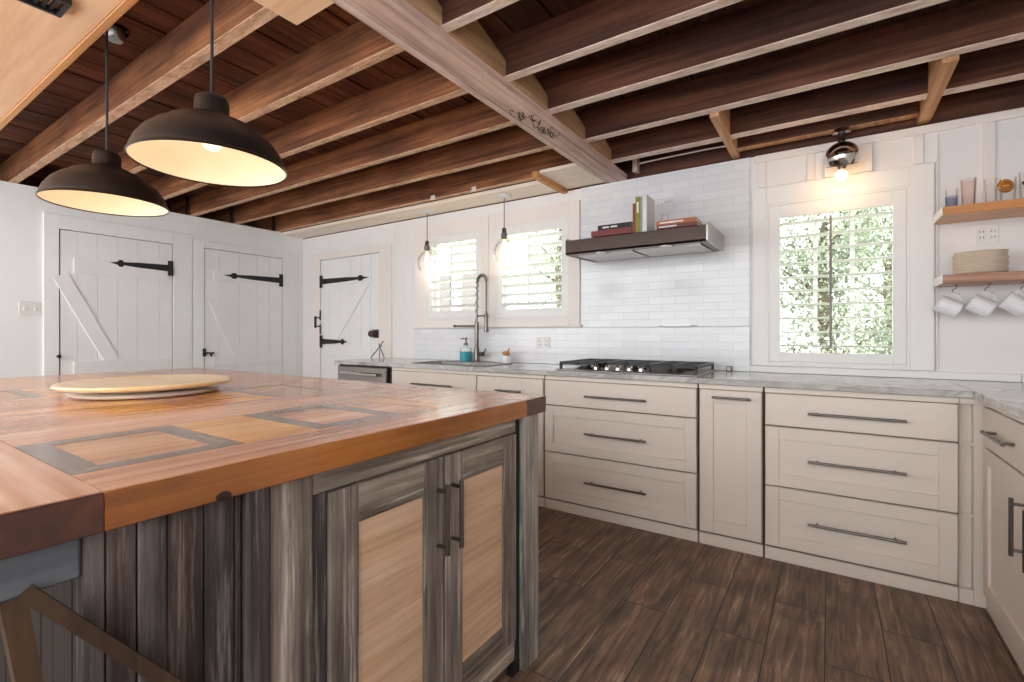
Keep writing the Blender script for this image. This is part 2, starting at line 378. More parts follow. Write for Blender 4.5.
# flat boards of the left wall: door casings and head boards
lw = MB()
lw.box(XL, XL+.018, 1.135, 1.228, 0, 2.126, .003); lw.box(XL, XL+.018, 2.04, 2.205, 0, 2.126, .003)
lw.box(XL, XL+.018, 1.228, 2.04, 2.01, 2.126, .003)
lw.box(XL, XL+.018, 2.215, 2.31, 0, 2.085, .003); lw.box(XL, XL+.018, 3.142, 3.30, 0, 2.085, .003)
lw.box(XL, XL+.018, 2.31, 3.142, 2.018, 2.085, .003)
struct(lw.build('trim_3', 'wall', smooth=0))
# casing of the back-wall door and flat wall boards beside it
bd = MB()
bd.box(-5.08, -4.87, YB-.02, YB, 0, 2.07, .003); bd.box(-3.88, -3.70, YB-.02, YB, 0, 2.07, .003); bd.box(-4.87, -3.88, YB-.02, YB, 2.0, 2.07, .003)
struct(bd.build('trim_4', 'wallwarm', smooth=0))
bv = MB()
bv.box(-3.66, -3.652, YB-.004, YB, .93, 2.28); bv.box(-3.5, -3.493, YB-.004, YB, .93, 2.28)
struct(bv.build('trim_5', 'wallwarm', smooth=0))
# battens and flat rails above and beside the right window
bt = MB()
for x in (-.355, .40, -.095): bt.box(x-.022, x+.022, YB-.014, YB, 2.075, 2.235, .003)
bt.box(-.40, XR, YB-.014, YB, 2.235, 2.28, .003)
bt.box(.655, .70, YB-.02, YB, 1.80, 2.235, .003)
struct(bt.build('trim_6', 'wallwarm', smooth=0))
bh = MB()
for z in (1.02, 1.12, 1.22, 1.32): bh.box(.47, XR, YB-.003, YB, z, z+.003)
struct(bh.build('trim_7', 'wallwarm', smooth=0))
struct(MB().box(.472, .482, YB-.012, YB, .96, 2.22, .002).build('trim_8', 'wallwarm', smooth=0))
struct(MB().box(XL+.001, XL+.016, YF, 1.13, 0, .12, .003).build('baseboard_left', 'wall', smooth=0))
# tiled backsplash: thicker lower course with a ledge, thinner field above
ts = MB()
ts.box(-3.37, -.425, YB-.022, YB-.0005, .918, 1.20); ts.box(-1.60, -.425, YB-.012, YB-.0005, 1.20, 2.279)
o = ts.build('tile_backsplash', 'tile', loc=(-2, YB, .915), smooth=0)
tag(o, 'white glazed subway tile behind the cooktop and around the range hood', 'backsplash')
o = MB().box(-3.37, -.425, YB-.026, YB-.0005, 1.2005, 1.208, .002).build('ledge_cap', 'tilegap', parent=o)
# white upstand under the right window
us = MB(); us.box(-.424, .79, YB-.03, YB, .916, .955, .003); us.box(.793, XR, YB-.03, YB, .916, .955, .003)
struct(us.build('trim_9', 'shutter', smooth=0))

# ------------------------------------------------------------------ windows with plantation shutters
def window(n, W, case, rodmat, sash_x, rod_x, sill=None):
    x0, x1, z0, z1 = W; cx0, cx1, cz0, cz1 = case
    c = MB()
    c.box(cx0, x0, YB-.022, YB, cz0, cz1, .003); c.box(x1, cx1, YB-.022, YB, cz0, cz1, .003)
    c.box(x0, x1, YB-.022, YB, z1, cz1, .003)
    if cz0 < z0-.001: c.box(x0, x1, YB-.022, YB, cz0, z0, .003)
    # jamb linings inside the wall
    root = struct(c.build('window_%d' % n, 'wallwarm' if n < 3 else 'shutter', loc=((x0+x1)/2, YB, z0), smooth=0))
    j = MB(); t = .012
    j.box(x0, x0+t, YB-.02, YB+.12, z0, z1); j.box(x1-t, x1, YB-.02, YB+.12, z0, z1); j.box(x0+t, x1-t, YB-.02, YB+.12, z1-t, z1); j.box(x0+t, x1-t, YB-.02, YB+.12, z0, z0+t)
    j.build('jamb', 'shutter', root, smooth=0)
    s = MB(); a0, a1, b0, b1 = x0+.013, x1-.013, z0+.013, z1-.013; f = .04
    s.box(a0, a0+f, YB+.075, YB+.105, b0, b1); s.box(a1-f, a1, YB+.075, YB+.105, b0, b1)
    s.box(a0+f, a1-f, YB+.075, YB+.105, b0, b0+f); s.box(a0+f, a1-f, YB+.075, YB+.105, b1-f, b1)
    for xx in sash_x: s.box(xx-.011, xx+.011, YB+.08, YB+.10, b0+f, b1-f)
    s.build('sash', 'shutter', root, smooth=0)
    MB().box(a0+f-.005, a1-f+.005, YB+.088, YB+.092, b0+f-.005, b1-f+.005).build('pane', 'pane', root, smooth=0)
    # shutter leaf
    g = MB(); y0, y1 = YB-.018, YB+.012; st = .05; rt = .068; rb = .068
    if n == 3: st, rt, rb = .06, .078, .058
    g.box(a0, a0+st, y0, y1, b0, b1, .002); g.box(a1-st, a1, y0, y1, b0, b1, .002)
    g.box(a0+st, a1-st, y0, y1, b1-rt, b1, .002); g.box(a0+st, a1-st, y0, y1, b0, b0+rb, .002)
    sh = g.build('shutter', 'shutter', root, smooth=0)
    L = MB(); zz0, zz1 = b0+rb, b1-rt; nl = max(1, round((zz1-zz0)/.079)); p = (zz1-zz0)/nl
    for i in range(nl):
        zc = zz0+p*(i+.5)
        T = Matrix.Translation((0, (y0+y1)/2, zc)) @ Matrix.Rotation(math.radians(-5 if n == 3 else -20), 4, 'X')
        prof = [(-.032, 0), (-.02, .0045), (0, .0058), (.02, .0045), (.032, 0), (.02, -.0045), (0, -.0058), (-.02, -.0045)]
        L.prism(prof, a0+st+.001, a1-st-.001, 0, T)
    L.build('louvers', 'shutter', sh)
    MB().box(rod_x-.006, rod_x+.006, y0-.022, y0-.012, zz0+.03, zz1-.02, .002).build('tilt_rod', rodmat, sh)
    return root
M['rod'] = plain('grey_tilt_rod', '#8a8178', .5)
window(1, W1, (-3.37, -2.482, 1.213, 2.19), 'shutter', [-2.89], -2.89)
window(2, W2, (-2.478, -1.61, 1.213, 2.19), 'shutter', [-2.05], -2.06)
w3 = window(3, W3, (-.41, .465, .957, 2.072), 'rod', [-.075, .11], .003)
sl = MB().box(-3.40, -1.59, YB-.045, YB, 1.209, 1.226, .003).build('trim_10', 'wallwarm', smooth=0); struct(sl)

# ------------------------------------------------------------------ doors with strap hinges
def strap(parent, T, length, mirror=1, tip='spear'):
    """strap hinge in a local frame: x along the strap from the pad, y out of the door"""
    h = MB()
    h.box(-.022, .022, 0, .008, -.07, .07, .002, T=T)
    h.cyl((0, .008, -.07), (0, .008, .07), .009, n=8, T=T)
    L = length
    pts = [(.02, -.03), (.02, .03), (.55*L, .022), (.78*L, .013), (.805*L, .03), (.85*L, .03), (.885*L, .012), (L, 0), (.885*L, -.012), (.85*L, -.03), (.805*L, -.03), (.78*L, -.013), (.55*L, -.022)]
    h.prism(pts, .0005, .007, 1, T=T)
    for q in (.08, .3, .55, .83): h.cyl((q*L, .006, 0), (q*L, .010, 0), .006, n=8, T=T)
    return h.build('strap_hinge', 'iron', parent)
def frameT(origin, ux, uy):
    ux, uy = Vector(ux), Vector(uy); uz = Vector((0, 0, 1))
    return Matrix(((ux.x, uy.x, uz.x, origin[0]), (ux.y, uy.y, uz.y, origin[1]), (ux.z, uy.z, uz.z, origin[2]), (0, 0, 0, 1)))
def plank_door(n, y0, y1, z1, grooves, rail_z, brace, hinges):
    X = XL+.012
    d = MB(); ys = [y0]+grooves+[y1]
    for a, b in zip(ys[:-1], ys[1:]): d.box(XL+.0005, X, a+.0015, b-.0015, .01, z1, .0015)
    d.box(XL+.0005, XL+.004, y0, y1, .01, z1)
    root = struct(d.build('door_%d' % n, ['door'], loc=(XL, (y0+y1)/2, 0), smooth=0))
    MB().box(XL+.0002, XL+.003, y0-.008, y1+.005, .0, z1+.006).build('door_gap', 'gapgrey', root, smooth=0)
    for z0_, z1_ in rail_z: MB().box(X, X+.014, y0+.08, y1-.035, z0_, z1_, .002).build('rail', 'door', root, smooth=0)
    (ya, za), (yb, zb) = brace; dv = Vector((0, yb-ya, zb-za)); nv = Vector((0, -dv.z, dv.y)).normalized()*.05
    P = [(ya, za), (yb, zb), (yb+nv.y*2, zb+nv.z*2), (ya+nv.y*2, za+nv.z*2)]
    MB().prism(P, X, X+.012, 0).build('brace', 'door', root, smooth=0)
    for (yp, zp, L) in hinges:
        strap(root, frameT((X+.014, yp, zp), (0, -1, 0), (1, 0, 0)), L)
    return root
d1 = plank_door(1, 1.237, 2.034, 2.004, [1.342, 1.473, 1.611, 1.756, 1.927], [(1.66, 1.79), (.82, .93), (.12, .25)], ((1.675, .822), (1.279, 1.655)), [(2.012, 1.775, .46), (2.012, .3, .46)])
k = MB(); k.box(XL+.012, XL+.016, 1.205, 1.232, .93, 1.01, .002); k.lathe([(.006, 0), (.006, .02), (.014, .03), (.014, .045), (0, .05)], T=frameT((XL+.016, 1.218, .975), (0, 1, 0), (0, 0, 1)) @ Matrix.Rotation(0, 4, 'X') if False else Matrix.Translation((XL+.016, 1.218, .975)) @ Matrix.Rotation(PI/2, 4, 'Y'))
k.build('door_knob', 'iron', d1)
d2 = plank_door(2, 2.318, 3.136, 2.012, [2.455, 2.654, 2.846, 2.981], [(1.70, 1.80), (.83, .94), (.12, .25)], ((2.792, .745), (2.435, 1.532)), [(3.109, 1.762, .62), (3.109, .3, .62)])
k = MB(); k.box(XL+.018, XL+.024, 2.295, 2.325, .93, 1.01, .002); k.box(XL+.024, XL+.03, 2.30, 2.40, .955, .972, .002); k.box(XL+.026, XL+.05, 2.36, 2.372, .93, .965, .002)
k.build('thumb_latch', 'iron', d2)
# door 3, on the back wall
D3 = MB(); Yd = YB-.012
xs = [-4.865, -4.70, -4.52, -4.34, -4.16, -4.02, -3.885]
for a, b in zip(xs[:-1], xs[1:]): D3.box(a+.0015, b-.0015, Yd, YB-.0005, .01, 1.993, .0015)
D3.box(-4.865, -3.885, YB-.004, YB-.0005, .01, 1.993)
d3 = struct(D3.build('door_3', 'door', loc=(-4.37, YB, 0), smooth=0))
MB().box(-4.868, -3.882, YB-.003, YB-.0002, 0, 1.998).build('door_gap', 'gapgrey', d3, smooth=0)
for z0_, z1_ in ((1.70, 1.80), (.91, 1.01), (.1, .22)): MB().box(-4.80, -4.0, Yd-.012, Yd, z0_, z1_, .002).build('rail', 'door', d3, smooth=0)
MB().prism([(-4.72, 1.02), (-4.62, 1.02), (-4.02, 1.69), (-4.12, 1.69)], Yd-.010, Yd, 1).build('brace', 'door', d3, smooth=0)
strap(d3, frameT((-4.84, Yd-.013, 1.75), (1, 0, 0), (0, -1, 0)), .82)
strap(d3, frameT((-4.84, Yd-.013, 1.07), (1, 0, 0), (0, -1, 0)), .46)
k = MB()
for zz in (1.21, 1.37): k.box(-4.87, -4.85, Yd-.016, Yd-.008, zz-.055, zz+.055, .002)
k.box(-4.94, -4.86, Yd-.016, Yd-.008, 1.235, 1.25, .002); k.box(-4.94, -4.86, Yd-.016, Yd-.008, 1.335, 1.35, .002); k.box(-4.95, -4.93, Yd-.03, Yd-.009, 1.225, 1.36, .003)
k.build('pull_handle', 'iron', d3)
k = MB(); k.box(-3.985, -3.89, Yd-.004, Yd, 1.115, 1.2, .003)
Tk = Matrix.Translation((-3.935, Yd, 1.157)) @ Matrix.Rotation(PI/2, 4, 'X')
k.lathe([(.028, .003), (.028, .012), (.014, .018), (.014, .04), (.032, .05), (.036, .065), (.028, .08), (0, .084)], n=20, T=Tk)
k.build('door_knob', 'knob', d3)

# wall plates
def outlet(label, X, Y, Z, facing, w=.115, h=.115, gang=2, cat='outlet', name='outlet_plate', flat=False):
    t = thing(name, (X, Y, Z-h/2), label, cat)
    p = MB()
    if facing == 'x': p.box(X, X+.006, Y-w/2, Y+w/2, Z-h/2, Z+h/2, .002)
    else: p.box(X-w/2, X+w/2, Y-.006, Y, Z-h/2, Z+h/2, .002)
    p.build('plate', 'white_plastic', t)
    for g in range(gang):
        c = (g-(gang-1)/2)*w/gang
        q = MB()
        if facing == 'x': q.box(X+.0055, X+.012, Y+c-.008, Y+c+.008, Z-.016, Z+.016, .002)
        else:
            q.box(X+c-.017, X+c+.017, Y-.0085, Y-.005, Z-.03, Z+.03, .002)
        sk = q.build('toggle' if facing == 'x' else 'socket', 'white_plastic', t)
        if facing != 'x':
            q = MB()
            for dz in (-.015, .015):
                for dx in (-.006, .006): q.box(X+c+dx-.0015, X+c+dx+.0015, Y-.0092, Y-.008, Z+dz-.005, Z+dz+.005)
            q.build('slots', 'darkslot', sk)
    return t
outlet('white double light switch on the wall left of the plank doors', XL, 1.06, 1.352, 'x', w=.125, cat='switch', name='light_switch')
outlet('white double outlet in the tile below the sink windows', -1.93, YB-.022, 1.085, 'y', w=.13, h=.09)
outlet('white outlet on the wall between the two wooden shelves', .672, YB, 1.665, 'y', w=.085, h=.105)

# ------------------------------------------------------------------ ceiling joists, beam, panels
def joist(x0, x1, y0, y1, side, label, top=2.498, bot=2.32):
    m = MB(); jag = .002
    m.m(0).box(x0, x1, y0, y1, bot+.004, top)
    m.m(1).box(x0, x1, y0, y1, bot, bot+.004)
    return tag(m.build('ceiling_joist', ['joistL', 'lath'] if side == 'L' else ['joistR', 'lathR_lit'], smooth=0), label, 'joist', 'ceiling joists')
LY = [(.945, .995), (1.36, 1.405), (1.78, 1.822), (2.20, 2.243), (2.615, 2.66), (3.075, 3.125)]
lnames = ['rough brown joist above the two black pendants, nearest to the camera on the left',
 'brown joist left of the long beam, second from the pale plywood panel',
 'brown joist left of the long beam, third from the pale plywood panel',
 'brown joist left of the long beam, third from the pine soffit',
 'brown joist left of the long beam, second from the pine soffit',
 'brown joist lying right against the pine soffit over the sink']
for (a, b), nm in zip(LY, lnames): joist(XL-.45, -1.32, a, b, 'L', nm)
RY = [(.94, .985), (1.372, 1.415), (1.80, 1.846), (2.19, 2.244), (2.645, 2.70), (3.06, 3.125)]
rnames = ['dark joist right of the long beam, the one nearest overhead the camera',
 'dark joist right of the long beam, in the top corner beside the beam',
 'dark joist right of the long beam, fourth from the tiled wall',
 'dark joist right of the long beam, third from the tiled wall',
 'dark joist right of the long beam that the two pine blocks butt against',
 'dark joist right of the long beam, notched into by the two pine blocks']
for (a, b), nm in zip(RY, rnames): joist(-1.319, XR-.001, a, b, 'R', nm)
t = MB(); t.m(0).box(-.487, .392, 3.312, 3.372, 2.326, 2.40); t.m(1).box(-.487, .392, 3.312, 3.372, 2.322, 2.326)  # pine-coloured underside: the lamp's orange light is put into the colour
tag(t.build('ledger_board', ['joistR', 'blockx'], smooth=0), 'short dark ledger between the two pine blocks above the right window', 'board')
# flat beam carried under the joists
bt = thing('ceiling_beam', (-1.32, 1.5, 2.28), 'long pale pinkish beam running from the camera to the tiled wall under the joists', 'beam')
q = MB(); q.box(-1.405, -1.235, -.6, 3.398, 2.289, 2.3195)
q.box(-1.366, -1.265, -.6, 3.398, 2.282, 2.289, .001); q.box(-1.2625, -1.235, -.6, 3.398, 2.282, 2.289, .001); q.build('beam_board', 'beam', bt, smooth=0)
MB().box(-1.405, -1.3685, -.6, 3.12, 2.279, 2.289, .001).build('edge_strip', 'beam', bt, smooth=0)
st = MB(); random.seed(3)
# faded mill stamp on the underside: rough dark scribbled loops
for cx_, cy_, n_ in ((-1.335, 2.10, 7), (-1.31, 2.2, 8), (-1.32, 2.3, 9), (-1.30, 2.38, 8)):
    for i in range(n_):
        p0 = (cx_+random.uniform(-.022, .022), cy_+random.uniform(-.05, .05))
        pts = [(p0[0]+.014*math.cos(a*1.1+i)*(1+.3*math.sin(a*2)), p0[1]+.035*math.sin(a+i*.7), 2.2817) for a in [q*.5 for q in range(random.randint(4, 10))]]
        st.tube(pts, .0019, 5)
st.build('mill_stamp', 'iron', bt)
# tapered end blocks on the beam between the right joists
for i, (ya, yb) in enumerate(((.987, 1.37), (1.417, 1.798), (1.848, 2.188), (2.246, 2.643), (2.702, 3.058))):
    z0_, z1_ = (2.45, 2.39)
    m = MB().prism([(ya, 2.3205), (yb, 2.3205), (yb, z1_), (yb-.06, z1_+.02), (ya+.05, 2.495), (ya, 2.495)], -1.262, -1.222, 0)
    tag(m.build('blocking', 'blockw', smooth=0), ['honey coloured blocking on the beam, nearest above the camera', 'honey coloured blocking on the beam beside the joist in the top corner',
        'honey coloured blocking on the beam, third from the tiled wall', 'honey coloured blocking on the beam, second from the tiled wall', 'honey coloured blocking on the beam, last before the tiled wall'][i], 'block', 'blocking on the beam')
# notched pine blocks by the right window
for x0, x1, lab in ((-.532, -.488, 'pale pine block crossing a joist at the left end of the ledger'), (.396, .45, 'orange pine block crossing a joist at the right end of the ledger')):
    pr = [(2.702, 2.30), (3.425, 2.30), (3.425, 2.495), (3.127, 2.495), (3.127, 2.318), (3.058, 2.318), (3.058, 2.495), (2.702, 2.495)]
    tag(MB().prism(pr, x0, x1, 0).build('pine_block', 'blockx', smooth=0), lab, 'block')
# pale plywood panel in the top left corner
pp = thing('plywood_panel', (-3.4, .2, 2.28), 'broad pale plywood panel under the ceiling in the top left corner', 'panel')
MB().box(XL+.01, -1.64, -.6, .63, 2.284, 2.319).build('panel_board', 'ply', pp, smooth=0)
MB().box(XL+.01, -1.64, .632, .66, 2.279, 2.319, .003).build('edge_strip', 'plyedge', pp, smooth=0)
v = thing('ceiling_vent', (-2.19, .47, 2.26), 'small black vent in the plywood panel', 'vent')
q = MB(); q.box(-2.25, -2.13, .40, .414, 2.262, 2.2835); q.box(-2.25, -2.13, .52, .534, 2.262, 2.2835); q.box(-2.25, -2.238, .414, .52, 2.262, 2.2835); q.box(-2.142, -2.13, .414, .52, 2.262, 2.2835)
q.build('frame', 'black', v, smooth=0)
q = MB()
for i in range(5): q.box(-2.238, -2.142, .42+.02*i, .43+.02*i, 2.27, 2.28)
q.build('slats', 'iron', v, smooth=0)
tag(MB().box(-1.625, -1.408, -.6, 1.033, 2.281, 2.319, .002).build('ceiling_plank', 'ply', smooth=0), 'wide pale plank nailed under the joists along the near end of the beam', 'plank')
# soffit over the sink windows
sf = thing('soffit', (-3.4, 3.27, 2.28), 'pale pine soffit over the sink windows carrying two glass pendants', 'soffit')
MB().box(XL+.002, -1.77, 3.14, 3.398, 2.288, 2.318, .002).build('soffit_board', 'soffit', sf, smooth=0)
sf = thing('soffit_end', (-1.6, 3.17, 2.262), 'small pine framed panel between the soffit and the long beam', 'panel')
MB().box(-1.768, -1.72, 2.93, 3.398, 2.262, 2.31, .003).build('end_board', 'plyedge', sf, smooth=0)
MB().box(-1.719, -1.408, 2.95, 3.398, 2.292, 2.316, .002).build('end_panel', 'soffit', sf, smooth=0)
for x, lab in ((-2.845, 'small pale metal joist clip above the left glass pendant'), (-2.40, 'small pale metal joist clip above the right glass pendant')):
    q = MB(); q.box(x-.022, x+.022, 3.068, 3.0745, 2.31, 2.345, .001); q.box(x-.022, x+.022, 3.05, 3.0745, 2.309, 2.313, .001); q.cyl((x, 3.062, 2.33), (x, 3.069, 2.33), .006, n=8)
    tag(q.build('joist_clip', 'white_plastic', smooth=0), lab, 'clip', 'joist clips')
cdt = thing('conduit', (-.9, 3.41, 2.39), 'thin grey electrical conduit along the top of the tiled wall', 'conduit')
MB().tube([(-1.15, 3.40, 2.385), (-1.0, 3.405, 2.39), (-.7, 3.405, 2.392), (-.54, 3.405, 2.388)], .009, 8).build('pipe', 'steel', cdt)
MB().box(-1.185, -1.15, 3.36, 3.425, 2.32, 2.43, .003).build('junction_box', 'lathR_lit', cdt)
for i, (y, lab) in enumerate(((2.17, 'thin grey pipe rising through the wall gap, left of three'), (2.585, 'thin grey pipe rising through the wall gap, middle of three'), (3.045, 'thin grey pipe rising through the wall gap, right of three'))):
    tag(MB().cyl((XL-.02, y, 2.316), (XL-.02, y, 2.4995), .012, n=10).build('vent_pipe', 'hoodsteel'), lab, 'pipe', 'pipes above the left wall')
t = thing('ceiling_box', (-2.62, .78, 2.44), 'round grey junction box on the ceiling boards behind the plywood edge', 'box')
MB().lathe([(0, 0), (.028, .002), (.036, .02), (.036, .056)], (-2.62, .80, 2.442), 20).build('cover', 'steel', t)
MB().lathe([(.05, .0), (.05, .012), (0, .012)], (-2.62, .80, 2.487), 20).build('base_ring', 'black', t)

# ------------------------------------------------------------------ black barn pendants over the island
def barn_pendant(x, y, z, label):
    t = thing('pendant_lamp', (x, y, z), label, 'lamp', 'black pendants above the island')
    out = [(.2, 0), (.2, .005), (.197, .018), (.188, .042), (.168, .072), (.142, .096), (.118, .110), (.112, .118), (.098, .122), (.07, .138), (.05, .147), (.046, .152), (.0455, .185), (.041, .20), (.03, .207), (0, .209)]
    MB().lathe(out, (x, y, z), 56).build('shade', 'bronze', t, smooth=50)
    inn = [(.1995, .0005), (.194, .018), (.184, .042), (.164, .07), (.138, .093), (.10, .115), (.06, .132), (0, .14)]
    MB().lathe(inn, (x, y, z), 56).build('shade_lining', 'lampin', t, smooth=50)
    MB().lathe([(.2005, -.004), (.204, .001), (.2005, .006)], (x, y, z), 56).build('rim', 'bronze', t)
    b = MB(); b.lathe([(0, 0), (.018, .004), (.029, .022), (.03, .036), (.022, .056), (.014, .068), (.014, .075)], (x, y, z+.045), 20)
    b.build('bulb', 'bulb', t); MB().lathe([(.017, 0), (.017, .022)], (x, y, z+.113), 16).build('socket', 'chrome', t)
    MB().cyl((x, y, z+.208), (x, y, 2.4985), .0045, n=8).build('cord', 'iron', t)
    MB().lathe([(0, 0), (.05, .004), (.055, .02), (.055, .022)], (x, y, 2.476), 24).build('canopy', 'bronze', t)
    point('pendant_glow', (x, y, z+.03), .5, (1, .87, .73), .035)
    return t
barn_pendant(-2.408, .71, 1.674, 'black barn pendant, the lower and farther left of the two over the island')
barn_pendant(-1.535, .702, 1.656, 'black barn pendant, the larger one nearer the long beam over the island')
# glass pendants over the sink
def glass_pendant(x, y, zs, zb, label):
    t = thing('glass_pendant', (x, y, zb), label, 'lamp', 'glass pendants above the sink')
    MB().lathe([(0, -.022), (.05, -.018), (.062, -.006), (.062, 0)], (x, y, zs), 28).build('canopy', 'white_plastic', t)
    MB().cyl((x, y, zs-.02), (x, y, zb+.27), .0035, n=8).build('cord', 'nickel', t)
    MB().lathe([(0, .085), (.012, .084), (.018, .075), (.02, .04), (.026, .036), (.026, .0), (.02, -.004)], (x, y, zb+.195), 20).build('socket', 'nickel', t)
    MB().lathe([(.028, .19), (.036, .186), (.06, .165), (.085, .125), (.094, .08), (.086, .035), (.07, .0)], (x, y, zb), 32).build('glass_shade', 'glass', t, smooth=60)
    MB().lathe([(0, .04), (.016, .046), (.026, .07), (.026, .095), (.016, .14), (.013, .185)], (x, y, zb), 20).build('bulb', 'bulb', t, smooth=60)
    point('glass_pendant_glow', (x, y, zb+.02), .6, (1, .84, .66), .03)
glass_pendant(-3.10, 3.27, 2.288, 1.735, 'clear glass pendant bulb in front of the left sink window')
glass_pendant(-2.225, 3.25, 2.288, 1.745, 'clear glass pendant bulb in front of the right sink window')
# chrome lamp above the right window
t = thing('ceiling_spotlight', (.055, 3.25, 1.98), 'chrome dome lamp with a glowing bare bulb above the right window', 'lamp')
MB().cyl((.055, 3.33, 2.3215), (.055, 3.33, 2.30), .045, n=20).build('mount', 'chrome', t)
m = MB(); m.cyl((.045, 3.325, 2.302), (.045, 3.285, 2.205), .008); m.cyl((.065, 3.325, 2.302), (.065, 3.285, 2.205), .008); m.cyl((.035, 3.286, 2.205), (.075, 3.286, 2.205), .014)
m.build('yoke', 'nickel', t)
Tt = Matrix.Translation((.055, 3.25, 2.14)) @ Matrix.Rotation(math.radians(14), 4, 'X')
dome = [(.0, .085)]+[(.085*math.sin(a), .085*math.cos(a)) for a in [math.radians(q) for q in (15, 30, 45, 60, 75, 90, 105, 120)]]
m = MB(); m.lathe(dome, n=32, T=Tt); m.lathe([(r_*.96, z_*.96) for r_, z_ in dome][::-1], n=32, T=Tt)
m.build('dome_shade', 'chrome', t, smooth=60)
MB().lathe([(0, .02), (.02, .02), (.022, -.05), (.018, -.062)], n=16, T=Tt).build('socket', 'nickel', t)
MB().sphere((.052, 3.24, 2.035), .03).build('bulb', 'bulbhot', t)
point('spotlight_glow', (.052, 3.215, 1.985), .6, (1, .56, .24), .03)
q = MB(); q.box(-.03, .2, YB-.03, YB-.0005, 2.074, 2.234, .004)
tag(q.build('mounting_block', 'wallwarm'), 'cream painted wood block on the wall behind the chrome lamp', 'block')

# ------------------------------------------------------------------ base cabinets
def bar_handle(p0, p1, out, parent, label=None, r=.0065, local=False):
    """bar pull between two ends, stood off along 'out'"""
    p0, p1, out = Vector(p0), Vector(p1), Vector(out); d = (p1-p0)
    h = MB(); h.cyl(p0, p1, r, n=12)
    for f in (.1, .9): h.cyl(p0+d*f-out, p0+d*f, r*.8, n=10)
    return h.build('handle', 'nickel', parent, local=local)
YC = 2.795   # carcass front
def front(name, x0, x1, z0, z1, parent, shaker=True, fr=.062, y=2.775, local=False, mat='cream'):
    m = MB(); t = YC-.0005
    if not shaker: m.box(x0, x1, y, t, z0, z1, .0025)
    else:
        m.box(x0, x0+fr, y, t, z0, z1, .002); m.box(x1-fr, x1, y, t, z0, z1, .002)
        m.box(x0+fr, x1-fr, y, t, z1-fr, z1, .002); m.box(x0+fr, x1-fr, y, t, z0, z0+fr, .002)
        m.box(x0+fr-.004, x1-fr+.004, y+.011, t, z0+fr-.004, z1-fr+.004)
    return m.build(name, mat, parent, local=local, smooth=0)
def carcass(x0, x1, parent, local=False, depth=.6):
    m = MB(); m.box(x0, x1, YC, YC+depth, .062, .882)
    m.build('body', 'gapshade', parent, local=local, smooth=0)
    m = MB(); m.box(x0, x1, YC-.006, YC+.03, .0005, .0615, .002)
    m.build('toe_board', 'cream', parent, local=local, smooth=0)
    # face-frame top rail standing proud like the fronts
    m = MB(); m.box(x0, x1, YC-.012, YC-.0005, .856, .882, .001)
    m.build('top_rail', 'cream', parent, local=local, smooth=0)
def drawer_unit(x0, x1, hx0, hx1, label):
    t = thing('base_cabinet', ((x0+x1)/2, YC, 0), label, 'cabinet', 'cream base cabinets')
    carcass(x0, x1, t)
    g = .004
    for z0, z1, sh, hz in ((.692, .852, False, .767), (.386, .684, True, .533), (.078, .378, True, .229)):
        d = front('drawer', x0+g, x1-g, z0, z1, t, sh)
        bar_handle((hx0, 2.74, hz), (hx1, 2.74, hz), (0, -.035, 0), d)
    return t
drawer_unit(-1.578, -.612, -1.275, -.888, 'wide cream three-drawer base cabinet under the cooktop')
drawer_unit(-.281, .462, -.09, .284, 'cream three-drawer base cabinet beneath the right window')
t = thing('base_cabinet', (-.445, YC, 0), 'narrow cream pull-out base cabinet right of the cooktop drawers', 'cabinet', 'cream base cabinets')
carcass(-.604, -.289, t)
d = front('door', -.598, -.295, .078, .852, t, fr=.07); bar_handle((-.528, 2.74, .816), (-.34, 2.74, .816), (0, -.035, 0), d)
t = thing('sink_cabinet', (-2.31, YC, 0), 'cream base cabinet below the sink, partly behind the island', 'cabinet', 'cream base cabinets')
q = MB(); q.box(-3.035, -1.586, YC, YC+.6, .062, .69); q.box(-3.035, -1.586, YC, YC+.018, .69, .882); q.box(-3.035, -2.90, YC+.018, YC+.6, .69, .882); q.box(-2.10, -1.586, YC+.018, YC+.6, .69, .882)
q.build('body', 'gapshade', t, smooth=0)
MB().box(-3.035, -1.586, YC-.006, YC+.03, .0005, .0615, .002).build('toe_board', 'cream', t, smooth=0)
MB().box(-3.035, -1.586, YC-.012, YC-.0005, .856, .882, .001).build('top_rail', 'cream', t, smooth=0)
for x0, x1, h0, h1 in ((-3.03, -2.148, -2.772, -2.357), (-2.14, -1.59, -1.955, -1.747)):
    d = front('drawer', x0, x1, .692, .852, t, False); bar_handle((h0, 2.74, .763), (h1, 2.74, .763), (0, -.035, 0), d)
    d = front('door', x0, x1, .078, .684, t); bar_handle((x1-.06, 2.74, .45), (x1-.06, 2.74, .62), (0, -.035, 0), d)
# corner filler
t = thing('corner_filler', (.51, YC, 0), 'narrow cream filler post in the inner cabinet corner', 'cabinet')
q = MB(); q.box(.464, .508, YC+.03, YC+.045, .0005, .8555); q.box(.508, .552, YC-.012, YC+.045, .0005, .8555, .002); q.box(.464, .508, YC-.006, YC+.0295, .0005, .0615); q.build('stile', 'cream', t, smooth=0)
for a_ in ((.464, .552, YC-.012, YC+.003, .856, .882), (.464, .508, YC-.008, YC+.003, .68, .69), (.464, .508, YC-.008, YC+.003, .377, .384)): MB().box(*a_).build('rail', 'cream', t, smooth=0)
